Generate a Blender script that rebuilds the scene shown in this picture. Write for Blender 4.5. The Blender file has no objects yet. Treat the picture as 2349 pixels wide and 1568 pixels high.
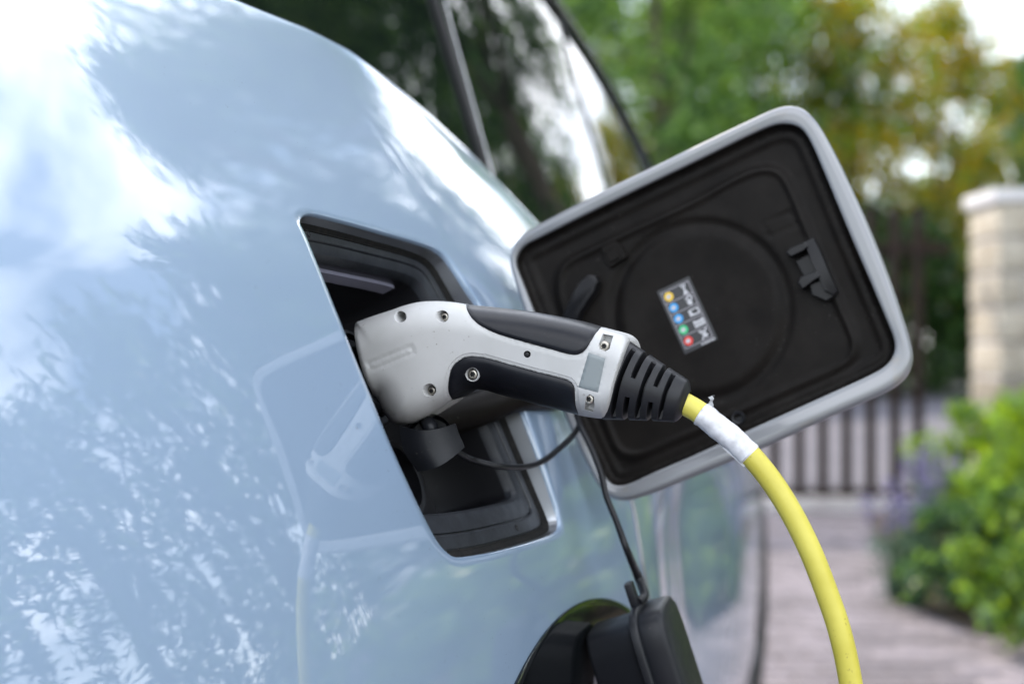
import bpy, bmesh, math, random
import numpy as np
from mathutils import Vector, Matrix
from mathutils.geometry import delaunay_2d_cdt

sc = bpy.context.scene
col = sc.collection
rng = np.random.default_rng(7)
random.seed(7)

# ------------------------------------------------------------------ camera, sky, sun, exposure
EYE = np.array([0.0, 0.0, 0.95])
cam_d = bpy.data.cameras.new('camera')
cam_d.lens = 50; cam_d.sensor_width = 36; cam_d.clip_start = 0.02; cam_d.clip_end = 600
cam_d.dof.use_dof = True; cam_d.dof.focus_distance = 0.83; cam_d.dof.aperture_fstop = 4.4
cam_d.dof.aperture_blades = 9; cam_d.dof.aperture_rotation = 0.3
cam = bpy.data.objects.new('camera', cam_d); col.objects.link(cam)
cam.location = EYE; cam.rotation_euler = (math.radians(90), 0, 0)
sc.camera = cam

SUN_AZ, SUN_EL = math.radians(-36), math.radians(42)      # azimuth from +Y towards +X
world = bpy.data.worlds.new('World'); sc.world = world; world.use_nodes = True
wn = world.node_tree; wn.nodes.clear()
sky = wn.nodes.new('ShaderNodeTexSky'); sky.sky_type = 'NISHITA'; sky.sun_disc = False
sky.sun_elevation = SUN_EL; sky.sun_rotation = SUN_AZ
sky.air_density = 1.0; sky.dust_density = .7; sky.ozone_density = 1.0
bg = wn.nodes.new('ShaderNodeBackground'); bg.inputs['Strength'].default_value = 0.15
wo = wn.nodes.new('ShaderNodeOutputWorld')
wtc = wn.nodes.new('ShaderNodeTexCoord'); wmp = wn.nodes.new('ShaderNodeMapping'); wmp.inputs['Scale'].default_value = (1, 1, 2.4); wmp.inputs['Location'].default_value = (8.3, 0, 0)  # offset shifts an unseen bright cloud into the upper panel's reflection
wns = wn.nodes.new('ShaderNodeTexNoise'); wns.inputs['Scale'].default_value = 2.1; wns.inputs['Detail'].default_value = 6; wns.inputs['Roughness'].default_value = .55
wrp = wn.nodes.new('ShaderNodeMapRange'); wrp.inputs['From Min'].default_value = .43; wrp.inputs['From Max'].default_value = .61
wrp.inputs['To Min'].default_value = .04; wrp.inputs['To Max'].default_value = .9
wmx = wn.nodes.new('ShaderNodeMix'); wmx.data_type = 'RGBA'; wmx.inputs[7].default_value = (21, 21.5, 22.5, 1)      # thin bright cloud, added to whiten the sky gaps and the mirrored sky
wn.links.new(wtc.outputs['Generated'], wmp.inputs[0]); wn.links.new(wmp.outputs[0], wns.inputs['Vector']); wn.links.new(wns.outputs['Fac'], wrp.inputs['Value'])
wsp = wn.nodes.new('ShaderNodeSeparateXYZ'); wn.links.new(wtc.outputs['Generated'], wsp.inputs[0])
wh = wn.nodes.new('ShaderNodeMapRange'); wh.inputs['From Min'].default_value = .02; wh.inputs['From Max'].default_value = .42; wh.inputs['To Min'].default_value = .55; wh.inputs['To Max'].default_value = 0
wn.links.new(wsp.outputs['Z'], wh.inputs['Value'])          # the air whitens towards the horizon, all round
wmax = wn.nodes.new('ShaderNodeMath'); wmax.operation = 'MAXIMUM'; wn.links.new(wrp.outputs[0], wmax.inputs[0]); wn.links.new(wh.outputs[0], wmax.inputs[1])
wn.links.new(wmax.outputs[0], wmx.inputs[0]); wn.links.new(sky.outputs[0], wmx.inputs[6])
wn.links.new(wmx.outputs[2], bg.inputs[0]); wn.links.new(bg.outputs[0], wo.inputs[0])
sun_d = bpy.data.lights.new('sun', 'SUN'); sun_d.energy = 4.0; sun_d.angle = math.radians(0.6)
sun_d.color = (1.0, 0.86, 0.66)
sun = bpy.data.objects.new('sun', sun_d); col.objects.link(sun)
sd = Vector((math.sin(SUN_AZ)*math.cos(SUN_EL), math.cos(SUN_AZ)*math.cos(SUN_EL), math.sin(SUN_EL)))
sun.rotation_euler = sd.to_track_quat('Z', 'Y').to_euler(); sun.location = (4, 10, 9)
sc.view_settings.view_transform = 'Standard'; sc.view_settings.look = 'None'
sc.view_settings.gamma = 1.0; sc.view_settings.exposure = .74
sc.view_settings.use_curve_mapping = False
sc.render.engine = 'CYCLES'
sc.cycles.use_denoising = True
sc.cycles.max_bounces = 8; sc.cycles.diffuse_bounces = 3; sc.cycles.glossy_bounces = 4
sc.cycles.transmission_bounces = 4; sc.cycles.transparent_max_bounces = 8
sc.cycles.sample_clamp_indirect = 6.0
sc.cycles.caustics_reflective = False; sc.cycles.caustics_refractive = False

# ------------------------------------------------------------------ helpers
F, CX, CY = 3262.5, 1174.5, 784.0
def ray(px, py):
    return np.array([(px-CX)/F, 1.0, -(py-CY)/F])
def V(px, py, Y):
    return EYE + ray(px, py)*Y
def nrm(v):
    v = np.asarray(v, float); return v/np.linalg.norm(v)

def root_loc(o):
    p = np.zeros(3)
    while o is not None:
        p = p + np.array(o.location); o = o.parent
    return p
def link(o, parent=None):
    col.objects.link(o)
    if parent is not None: o.parent = parent
    return o
def tag(o, label=None, cat=None, group=None, kind=None):
    if label: o['label'] = label
    if cat: o['category'] = cat
    if group: o['group'] = group
    if kind: o['kind'] = kind
    return o
def empty(name, loc, label=None, cat=None, group=None):
    o = bpy.data.objects.new(name, None); o.empty_display_size = 0.05
    link(o); o.location = loc
    return tag(o, label, cat, group)
def mesh_data(name, verts, faces, mats=(), fmat=None, smooth=True, sharp=None):
    me = bpy.data.meshes.new(name)
    me.from_pydata([tuple(map(float, v)) for v in verts], [], [tuple(map(int, f)) for f in faces])
    for m in mats: me.materials.append(m)
    if fmat is not None: me.polygons.foreach_set('material_index', np.asarray(fmat, dtype=np.int32))
    me.validate()
    if smooth:
        me.shade_smooth()
        if sharp: me.set_sharp_from_angle(angle=math.radians(sharp))
    me.update()
    return me
def mk(name, verts, faces, mats, parent=None, origin=None, fmat=None, smooth=True, sharp=40):
    """verts in world coordinates; the object sits on its parent's origin (or on origin)"""
    base = root_loc(parent) if parent is not None else np.asarray(origin if origin is not None else (0, 0, 0), float)
    verts = np.asarray(verts, float) - base
    if not isinstance(mats, (list, tuple)): mats = [mats]
    o = bpy.data.objects.new(name, mesh_data(name, verts, faces, mats, fmat, smooth, sharp))
    link(o, parent)
    if parent is None: o.location = base
    return o
def fast_mesh(name, verts, faces, mats, fmat=None):
    """numpy arrays, all faces of one size"""
    me = bpy.data.meshes.new(name)
    n, k = faces.shape
    me.vertices.add(len(verts)); me.vertices.foreach_set('co', np.asarray(verts, np.float32).ravel())
    me.loops.add(n*k); me.loops.foreach_set('vertex_index', np.asarray(faces, np.int32).ravel())
    me.polygons.add(n); me.polygons.foreach_set('loop_start', np.arange(0, n*k, k, dtype=np.int32))
    me.polygons.foreach_set('loop_total', np.full(n, k, dtype=np.int32))
    for m in mats: me.materials.append(m)
    if fmat is not None: me.polygons.foreach_set('material_index', np.asarray(fmat, np.int32))
    me.update(calc_edges=True); me.validate()
    return me

class Geo:
    def __init__(s): s.v, s.f, s.m = [], [], []
    def add(s, verts, faces, mi=0):
        b = len(s.v); s.v += [np.asarray(p, float) for p in verts]
        s.f += [[b+i for i in f] for f in faces]; s.m += [mi]*len(faces)
    def box(s, c, half, axes=None, mi=0, bev=0.0):
        c = np.asarray(c, float)
        A = np.eye(3) if axes is None else np.array([nrm(a) for a in axes])
        hx, hy, hz = half
        if bev <= 0:
            P = [c + A[0]*hx*i + A[1]*hy*j + A[2]*hz*k for i in (-1, 1) for j in (-1, 1) for k in (-1, 1)]
            s.add(P, [(0,1,3,2),(4,6,7,5),(0,4,5,1),(2,3,7,6),(0,2,6,4),(1,5,7,3)], mi)
        else:
            bm = bmesh.new(); bmesh.ops.create_cube(bm, size=2)
            for v in bm.verts: v.co = Vector((v.co.x*hx, v.co.y*hy, v.co.z*hz))
            bmesh.ops.bevel(bm, geom=bm.edges[:], offset=bev, segments=2, affect='EDGES', profile=.6)
            bm.verts.index_update()
            s.add([c + A[0]*v.co.x + A[1]*v.co.y + A[2]*v.co.z for v in bm.verts],
                  [[v.index for v in f.verts] for f in bm.faces], mi)
            bm.free()
    def tube(s, pts, rad, n=14, mi=0, cap=True, res=None):
        pts = np.asarray(pts, float)
        if res: pts, rad = resample(pts, rad, res)
        rad = np.broadcast_to(np.asarray(rad, float), (len(pts),))
        tg = np.gradient(pts, axis=0); tg /= np.linalg.norm(tg, axis=1)[:, None]
        up = np.array([0, 1.0, 0.13]) if abs(tg[0][1]) < .8 else np.array([1.0, 0, 0.1])
        x = nrm(np.cross(tg[0], up)); P = []
        for i in range(len(pts)):
            x = nrm(x - tg[i]*np.dot(x, tg[i])); y = np.cross(tg[i], x)
            for k in range(n):
                a = 2*math.pi*k/n; P.append(pts[i] + rad[i]*(math.cos(a)*x + math.sin(a)*y))
        Fc = [(i*n+k, i*n+(k+1) % n, (i+1)*n+(k+1) % n, (i+1)*n+k) for i in range(len(pts)-1) for k in range(n)]
        if cap: Fc += [tuple(range(n))[::-1], tuple((len(pts)-1)*n+k for k in range(n))]
        s.add(P, Fc, mi)
    def prism(s, poly, d0, d1, mi=0):
        """poly: 3D points (ccw seen from the d1 side); swept from offset vector d0 to d1"""
        n = len(poly); poly = np.asarray(poly, float)
        P = list(poly + np.asarray(d0)) + list(poly + np.asarray(d1))
        s.add(P, [tuple(range(n))[::-1], tuple(range(n, 2*n))] + [(i, (i+1) % n, n+(i+1) % n, n+i) for i in range(n)], mi)
    def lathe(s, c, axis, prof, n=28, mi=0, x0=None):
        """prof: list of (distance along axis, radius)"""
        axis = nrm(axis); x = nrm(np.cross(axis, [0.2, .3, 1.0]) if x0 is None else x0); y = np.cross(axis, x)
        c = np.asarray(c, float); P = []
        for a, r in prof:
            for k in range(n):
                t = 2*math.pi*k/n; P.append(c + axis*a + r*(math.cos(t)*x + math.sin(t)*y))
        m = len(prof)
        s.add(P, [(i*n+k, i*n+(k+1) % n, (i+1)*n+(k+1) % n, (i+1)*n+k) for i in range(m-1) for k in range(n)], mi)
    def make(s, name, mats, parent=None, origin=None, smooth=True, sharp=40):
        return mk(name, s.v, s.f, mats, parent, origin, s.m, smooth, sharp)

def catmull(pts, n):
    pts = np.asarray(pts, float); m = len(pts)
    ext = np.vstack([2*pts[0]-pts[1], pts, 2*pts[-1]-pts[-2]])
    out = []
    for t in np.linspace(0, m-1-1e-9, n):
        i = int(t); u = t-i; p0, p1, p2, p3 = ext[i], ext[i+1], ext[i+2], ext[i+3]
        out.append(.5*((2*p1)+(-p0+p2)*u+(2*p0-5*p1+4*p2-p3)*u*u+(-p0+3*p1-3*p2+p3)*u**3))
    return np.array(out)
def resample(pts, rad, n):
    r = np.broadcast_to(np.asarray(rad, float), (len(pts),))
    return catmull(pts, n), np.interp(np.linspace(0, len(pts)-1, n), np.arange(len(pts)), r)
def closed_resample(pts, n, smooth=True):
    pts = np.asarray(pts, float)
    if smooth:
        m = len(pts); big = catmull(np.vstack([pts[-3:], pts, pts[:3]]), (m+6)*12)
        k = 12*(m+6)/(m+5)
        i0 = int(round(3*(len(big)-1)/(m+5))); i1 = int(round((m+3)*(len(big)-1)/(m+5)))
        pts = big[i0:i1]
    c = np.vstack([pts, pts[:1]]); L = np.r_[0, np.cumsum(np.linalg.norm(np.diff(c, axis=0), axis=1))]
    u = np.linspace(0, L[-1], n, endpoint=False)
    return np.stack([np.interp(u, L, c[:, k]) for k in range(c.shape[1])], 1)
def poly_resample(pts, step):
    """closed polygon, corners kept"""
    pts = np.asarray(pts, float); out = []
    for i in range(len(pts)):
        a, b = pts[i], pts[(i+1) % len(pts)]; k = max(1, int(round(np.linalg.norm(b-a)/step)))
        out += [a + (b-a)*j/k for j in range(k)]
    return np.array(out)
def inside(P, poly):
    x, y = P[:, 0], P[:, 1]; c = np.zeros(len(P), bool); n = len(poly)
    for i in range(n):
        x1, y1 = poly[i]; x2, y2 = poly[(i+1) % n]
        if y1 == y2: continue
        cond = ((y1 > y) != (y2 > y)) & (x < (x2-x1)*(y-y1)/(y2-y1)+x1)
        c ^= cond
    return c
def pdist(P, line, closed=True):
    line = np.asarray(line, float); d = np.full(len(P), 1e9)
    n = len(line) if closed else len(line)-1
    for i in range(n):
        a, b = line[i], line[(i+1) % len(line)]; ab = b-a; l2 = (ab**2).sum()
        if l2 == 0: continue
        t = np.clip(((P-a)@ab)/l2, 0, 1); q = a+t[:, None]*ab
        d = np.minimum(d, np.sqrt(((P-q)**2).sum(1)))
    return d
def sstep(a, b, x):
    t = np.clip((x-a)/(b-a), 0, 1); return t*t*(3-2*t)
def cdt(loops, extra):
    vs, es = [], []
    for L in loops:
        b = len(vs); vs += [Vector((float(p[0]), float(p[1]))) for p in L]
        es += [(b+i, b+(i+1) % len(L)) for i in range(len(L))]
    vs += [Vector((float(p[0]), float(p[1]))) for p in extra]
    v, e, f, *_ = delaunay_2d_cdt(vs, es, [], 0, 1e-6)
    return np.array([(p.x, p.y) for p in v]), np.array([t for t in f if len(t) == 3])
def hexgrid(poly, step, avoid, gap):
    lo, hi = poly.min(0), poly.max(0); P = []
    for j, y in enumerate(np.arange(lo[1], hi[1], step*.87)):
        for x in np.arange(lo[0], hi[0], step): P.append((x+(j % 2)*step/2, y))
    P = np.array(P); P = P[inside(P, poly)]
    for L in avoid: P = P[pdist(P, L) > gap]
    return P
def sub(verts, faces):
    u, inv = np.unique(faces.ravel(), return_inverse=True)
    return verts[u], inv.reshape(faces.shape)

# ------------------------------------------------------------------ materials
def pmat(name, color, rough=.5, metal=0.0, spec=.5, coat=0.0, coat_rough=.03, **kw):
    m = bpy.data.materials.new(name); m.use_nodes = True
    b = m.node_tree.nodes['Principled BSDF']
    b.inputs['Base Color'].default_value = (*color, 1); b.inputs['Roughness'].default_value = rough
    b.inputs['Metallic'].default_value = metal; b.inputs['Specular IOR Level'].default_value = spec
    b.inputs['Coat Weight'].default_value = coat; b.inputs['Coat Roughness'].default_value = coat_rough
    for k, v in kw.items(): b.inputs[k].default_value = v
    return m
def noise(nt, scale, detail=4, rough=.6, coord='Object'):
    tc = nt.nodes.new('ShaderNodeTexCoord'); n = nt.nodes.new('ShaderNodeTexNoise')
    n.inputs['Scale'].default_value = scale; n.inputs['Detail'].default_value = detail; n.inputs['Roughness'].default_value = rough
    nt.links.new(tc.outputs[coord], n.inputs['Vector']); return n
def ramp(nt, src, stops):
    r = nt.nodes.new('ShaderNodeValToRGB')
    while len(r.color_ramp.elements) < len(stops): r.color_ramp.elements.new(.5)
    for e, (p, c) in zip(r.color_ramp.elements, stops): e.position = p; e.color = (*c, 1)
    nt.links.new(src, r.inputs[0]); return r
def vary(m, scale, c0, c1, lo=.35, hi=.65, detail=4):
    nt = m.node_tree; n = noise(nt, scale, detail)
    r = ramp(nt, n.outputs['Fac'], [(lo, c0), (hi, c1)])
    nt.links.new(r.outputs[0], nt.nodes['Principled BSDF'].inputs['Base Color']); return m
def bump(m, scale, strength, dist=.001, detail=2, inputs=('Normal',)):
    nt = m.node_tree; n = noise(nt, scale, detail); b = nt.nodes.new('ShaderNodeBump')
    b.inputs['Strength'].default_value = strength; b.inputs['Distance'].default_value = dist
    nt.links.new(n.outputs['Fac'], b.inputs['Height'])
    for i in inputs: nt.links.new(b.outputs[0], nt.nodes['Principled BSDF'].inputs[i])
    return m
def roughvary(m, scale, lo, hi):
    nt = m.node_tree; n = noise(nt, scale, 6, .7); mr = nt.nodes.new('ShaderNodeMapRange')
    mr.inputs['From Min'].default_value = .3; mr.inputs['From Max'].default_value = .7
    mr.inputs['To Min'].default_value = lo; mr.inputs['To Max'].default_value = hi
    nt.links.new(n.outputs['Fac'], mr.inputs['Value'])
    nt.links.new(mr.outputs[0], nt.nodes['Principled BSDF'].inputs['Roughness']); return m

M = {}
M['paint'] = bump(pmat('silver_blue_paint', (.24, .33, .455), .45, .12, .5, 1.0, .012, **{'Coat IOR': 1.78}), 300, .012, .0006, 1, ('Coat Normal',))
M['rim_paint'] = bump(pmat('flap_rim_paint', (.21, .215, .225), .34, .25, .5, .7, .08), 620, .02, .0006, 1, ('Coat Normal',))
M['gloss_black'] = pmat('gloss_black_trim', (.006, .007, .008), .02, 0, .5, 0, .01, **{'IOR': 1.8})
M['black'] = roughvary(bump(pmat('black_plastic', (.010, .010, .012), .4, 0, .5), 1500, .12, .0003), 60, .34, .5)
M['lining'] = roughvary(bump(vary(pmat('flap_lining_plastic', (.02, .02, .02), .46, 0, .10), 45, (.0045, .0036, .0030), (.0080, .0065, .0054)), 1800, .1, .0003), 50, .38, .55)  # brown cast of the warm flare is put into this black plastic's colour
M['latch'] = pmat('latch_plastic', (.007, .007, .008), .35, 0, .22)
M['port'] = roughvary(bump(vary(pmat('port_plastic', (.03, .03, .03), .4, 0, .42), 70, (.014, .016, .020), (.023, .026, .032)), 1600, .12, .0003), 90, .32, .5)
M['seal'] = vary(pmat('dusty_seal', (.03, .028, .025), .8, 0, .2), 260, (.006, .006, .006), (.022, .020, .018), .45, .8)
M['flange'] = bump(pmat('silver_flange_paint', (.40, .42, .45), .28, .85, .5, .6, .05), 300, .03, .0006, 1)
M['pocket'] = pmat('pocket_plastic', (.008, .008, .010), .35, 0, .5)
M['rubber'] = roughvary(bump(pmat('black_rubber', (.010, .0105, .0125), .42, 0, .32), 900, .1, .0004), 80, .34, .5)
M['cap'] = roughvary(bump(pmat('cap_rubber', (.009, .010, .013), .4, 0, .3), 700, .08, .0004), 60, .33, .48)
M['white'] = roughvary(bump(pmat('white_plastic', (.50, .50, .495), .42, 0, .45), 1700, .05, .0003), 40, .36, .5)
M['grip'] = roughvary(bump(pmat('dark_grip', (.007, .0075, .0105), .33, 0, .28), 1900, .1, .0003), 60, .29, .4)
M['plate'] = pmat('grey_plate', (.19, .215, .22), .38, 0, .5)
M['steel'] = roughvary(pmat('screw_steel', (.42, .39, .34), .3, 1.0), 300, .2, .5)
M['dark'] = pmat('dark_hole', (.006, .006, .007), .6)
M['cable'] = roughvary(bump(vary(pmat('yellow_cable', (.72, .60, .03), .42, 0, .45), 25, (.48, .42, .055), (.56, .50, .085)), 500, .05, .0004), 40, .36, .5)
M['paper'] = bump(vary(pmat('label_wrap', (.72, .72, .74), .35, 0, .5, .5, .12), 160, (.46, .46, .48), (.62, .62, .64)), 70, .45, .002, 3, ('Normal', 'Coat Normal'))
M['tape'] = pmat('clear_tape', (.9, .92, .95), .12, 0, .6, 0, .03, **{'Alpha': .35})
M['lamp'] = pmat('lamp_lens', (.22, .215, .28), .3, 0, .5)
M['chrome'] = pmat('bright_trim', (.55, .56, .58), .18, 1.0)
M['glass'] = pmat('tinted_glass', (.006, .009, .008), .0, 0, .5, 0, .03, **{'IOR': 1.6})
M['tyre'] = pmat('tyre_rubber', (.02, .02, .02), .75)
M['alloy'] = pmat('alloy_wheel', (.45, .46, .47), .3, .9)
for k, c in dict(p_white=(.45, .45, .47), p_grey=(.20, .19, .21), p_yellow=(.72, .47, .03), p_blue=(.02, .27, .60), p_green=(.02, .42, .16), p_red=(.62, .03, .02), p_black=(.012, .013, .016)).items():
    M[k] = pmat(k.replace('p_', 'print_'), c, .35, 0, .5)

def dust(m, scale, lo, hi, col_):
    nt = m.node_tree; b = nt.nodes['Principled BSDF']; s_ = b.inputs['Base Color']
    n = noise(nt, scale, 2, .5); r = ramp(nt, n.outputs['Fac'], [(lo, (0, 0, 0)), (hi, (1, 1, 1))])
    n2 = noise(nt, scale*.06, 3, .6); r2 = ramp(nt, n2.outputs['Fac'], [(.42, (0, 0, 0)), (.66, (1, 1, 1))])
    mu = nt.nodes.new('ShaderNodeMath'); mu.operation = 'MULTIPLY'; nt.links.new(r.outputs[0], mu.inputs[0]); nt.links.new(r2.outputs[0], mu.inputs[1])
    mx = nt.nodes.new('ShaderNodeMix'); mx.data_type = 'RGBA'; mx.inputs[7].default_value = (*col_, 1)
    if s_.is_linked: nt.links.new(s_.links[0].from_socket, mx.inputs[6])
    else: mx.inputs[6].default_value = s_.default_value
    nt.links.new(mu.outputs[0], mx.inputs[0]); nt.links.new(mx.outputs[2], s_)
vary(M['white'], 22, (.42, .42, .41), (.48, .48, .475))
vary(M['grip'], 60, (.0065, .007, .0098), (.0095, .010, .013))
vary(M['rim_paint'], 38, (.20, .206, .216), (.22, .20, .172), .60, .78)
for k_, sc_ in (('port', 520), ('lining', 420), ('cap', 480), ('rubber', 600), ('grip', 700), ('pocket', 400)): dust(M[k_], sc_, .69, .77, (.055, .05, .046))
dust(M['paint'], 520, .71, .76, (.10, .10, .10)); dust(M['white'], 420, .70, .75, (.2, .18, .16)); dust(M['cable'], 300, .66, .74, (.22, .17, .03))
def leaf_mat(name, stops, trans=.45, gloss=.03):
    m = bpy.data.materials.new(name); m.use_nodes = True; nt = m.node_tree; nt.nodes.clear()
    g = nt.nodes.new('ShaderNodeNewGeometry'); r = ramp(nt, g.outputs['Random Per Island'], stops)
    d = nt.nodes.new('ShaderNodeBsdfDiffuse'); t = nt.nodes.new('ShaderNodeBsdfTranslucent')
    gl = nt.nodes.new('ShaderNodeBsdfGlossy'); gl.inputs['Roughness'].default_value = .35
    hs = nt.nodes.new('ShaderNodeHueSaturation'); hs.inputs['Value'].default_value = 1.5; hs.inputs['Saturation'].default_value = 1.15
    hs.inputs['Hue'].default_value = .485
    nt.links.new(r.outputs[0], hs.inputs['Color']); nt.links.new(r.outputs[0], d.inputs[0]); nt.links.new(hs.outputs[0], t.inputs[0])
    a = nt.nodes.new('ShaderNodeMixShader'); a.inputs[0].default_value = trans
    b = nt.nodes.new('ShaderNodeMixShader'); b.inputs[0].default_value = gloss
    nt.links.new(d.outputs[0], a.inputs[1]); nt.links.new(t.outputs[0], a.inputs[2])
    nt.links.new(a.outputs[0], b.inputs[1]); nt.links.new(gl.outputs[0], b.inputs[2])
    o = nt.nodes.new('ShaderNodeOutputMaterial'); nt.links.new(b.outputs[0], o.inputs[0]); return m
M['leaf_dark'] = leaf_mat('dark_leaves', [(0, (.012, .035, .012)), (.5, (.028, .075, .02)), (1, (.06, .13, .03))], .35)
M['leaf_mid'] = leaf_mat('green_leaves', [(0, (.055, .115, .033)), (.5, (.11, .215, .05)), (1, (.18, .31, .065))], .45)
M['leaf_gold'] = leaf_mat('golden_leaves', [(0, (.17, .135, .010)), (.5, (.29, .235, .016)), (1, (.40, .315, .022))], .5)  # warm sun glow is put into the leaf colour as gold
M['leaf_lime'] = leaf_mat('lime_leaves', [(0, (.075, .14, .013)), (.5, (.15, .26, .022)), (1, (.25, .37, .04))], .5)
M['leaf_grey'] = leaf_mat('grey_green_leaves', [(0, (.04, .09, .06)), (.6, (.07, .13, .085)), (1, (.10, .17, .10))], .3)
M['petal'] = leaf_mat('lavender_petals', [(0, (.11, .095, .20)), (1, (.20, .17, .33))], .3)
M['bark'] = vary(pmat('bark', (.09, .07, .05), .9), 9, (.05, .04, .03), (.13, .10, .08))
M['slat'] = vary(pmat('brown_stained_wood', (.05, .03, .022), .75, 0, .2), 14, (.010, .006, .005), (.020, .012, .009))
M['stone'] = bump(vary(pmat('cream_stone', (.5, .46, .38), .85), 7, (.27, .235, .185), (.42, .385, .33)), 30, .8, .02, 5)
M['stone_cap'] = vary(pmat('pale_cap_stone', (.6, .59, .6), .8), 12, (.48, .47, .49), (.64, .63, .66))
M['paver'] = bump(vary(pmat('paver_concrete', (.4, .37, .37), .85), 11, (.115, .103, .125), (.19, .173, .198)), 60, .5, .004, 5)
for _k in ('paver', 'stone'):
    _nt = M[_k].node_tree; _b = _nt.nodes['Principled BSDF']; _oi = _nt.nodes.new('ShaderNodeObjectInfo'); _hv = _nt.nodes.new('ShaderNodeHueSaturation')
    _mr = _nt.nodes.new('ShaderNodeMapRange'); _mr.inputs['To Min'].default_value = .62; _mr.inputs['To Max'].default_value = 1.25
    _nt.links.new(_oi.outputs['Random'], _mr.inputs['Value']); _nt.links.new(_mr.outputs[0], _hv.inputs['Value'])
    _nt.links.new(_b.inputs['Base Color'].links[0].from_socket, _hv.inputs['Color']); _nt.links.new(_hv.outputs[0], _b.inputs['Base Color'])
M['sand'] = vary(pmat('joint_sand', (.22, .19, .17), .95), 30, (.05, .045, .042), (.10, .088, .082))
M['asphalt'] = vary(pmat('pale_road', (.3, .29, .32), .85), .8, (.085, .085, .115), (.125, .122, .155))
M['lawn'] = vary(pmat('lawn', (.05, .09, .03), .9), 1.5, (.03, .06, .018), (.07, .12, .035))
M['soil'] = vary(pmat('soil', (.06, .045, .03), .95), 8, (.035, .026, .018), (.09, .065, .045))
M['kerb'] = vary(pmat('kerb_concrete', (.42, .4, .4), .85), 5, (.36, .34, .34), (.5, .48, .49))

# ------------------------------------------------------------------ car body shape
CAR0 = np.array([-.036, .865, 0.0]); T = np.array([.3123, .95, 0.0]); W = np.array([.95, -.3123, 0.0]); Z = np.array([0, 0, 1.0])
ZK = np.array([.18, .22, .35, .5, .62, .70, .78, .86, .92, .978, .992, 1.05, 1.12, 1.17, 1.3])
SK = np.array([-.22, -.20, -.10, .0, .05, .08, .17, .32, .43, .50, .56, .62, .69, .74, .8])
_zz = np.linspace(.18, 1.25, 1400); _sl = np.interp(_zz, ZK, SK)
_ww = -np.r_[0, np.cumsum((_sl[1:]+_sl[:-1])/2*np.diff(_zz))]; _ww -= np.interp(.923, _zz, _ww)
def w_long(s):
    s = np.asarray(s, float)
    return -.034*np.maximum(0, s-.4)**2 - .30*np.maximum(0, -.20-s)**2 - .22*np.maximum(0, -s-.5)**2
def w_body(s, z): return np.interp(z, _zz, _ww) + w_long(s) - .085*sstep(.25, .95, s)*(1-sstep(.72, 1.0, z)) - .047*sstep(.10, .70, s)*sstep(.90, 1.17, z)
ZC = [(-1.2, 1.09), (-.8, 1.13), (-.3, 1.168), (.042, 1.179), (.11, 1.182), (.19, 1.182), (.268, 1.170), (.345, 1.156), (.42, 1.132), (.47, 1.100), (.50, 1.066),
      (.56, 1.052), (.7, 1.045), (1.0, 1.04), (1.5, 1.02), (2.6, .985), (3.3, .85)]
def z_crest(s): return np.interp(s, *zip(*ZC))
def swz(s, w, z):
    s, w, z = np.broadcast_arrays(np.asarray(s, float), w, z)
    return CAR0 + s[..., None]*T + w[..., None]*W + z[..., None]*Z
def w_glass(s, z): return w_long(s) - .175 - .30*(z-1.07) - .12*np.maximum(0, z-1.25)**2
def to_swz(P):
    d = np.asarray(P) - CAR0; return d@T, d@W, d[..., 2]
def hit(px, py, fn, lo=.35, hi=4.5):
    r = ray(px, py)
    def g(Y): s, w, z = to_swz(EYE + r*Y); return w-fn(s, z)
    ys = np.linspace(lo, hi, 800); gv = np.array([g(y) for y in ys]); i = np.nonzero(gv[:-1]*gv[1:] <= 0)[0]
    if len(i) == 0: return EYE + r*ys[np.argmin(abs(gv))]
    a, b = ys[i[0]], ys[i[0]+1]
    for _ in range(40):
        m = (a+b)/2
        if g(a)*g(m) <= 0: b = m
        else: a = m
    return EYE + r*a

car = empty('electric_car', tuple(swz(.9, -.85, 0.0)), 'silver blue electric car with its charge flap open and plug inserted', 'car')

# ------------------------------------------------------------------ charge port outline on the body
port_px = [(687,512),(689,498),(698,490),(716,488),(760,498),(820,514),(880,531),(940,548),(985,563),(1010,576),(1030,595),(1055,630),(1080,667),(1104,702),
           (1132,765),(1160,830),(1188,895),(1212,960),(1237,1030),(1260,1100),(1281,1170),(1288,1200),(1286,1218),(1272,1229),(1240,1241),(1190,1256),(1130,1271),
           (1075,1280),(1047,1281),(1028,1270),(1002,1240),(960,1160),(900,1030),(850,908),(800,786),(740,636),(701,540)]
port_px = closed_resample(port_px, 176)
hp = np.array([hit(x, y, w_body, .6, 1.4) for x, y in port_px]); hs, hw, hz = to_swz(hp)
hole = np.stack([hs, hz], 1)
HC = hole.mean(0)
R0s, R1s = -.2, .22

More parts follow.
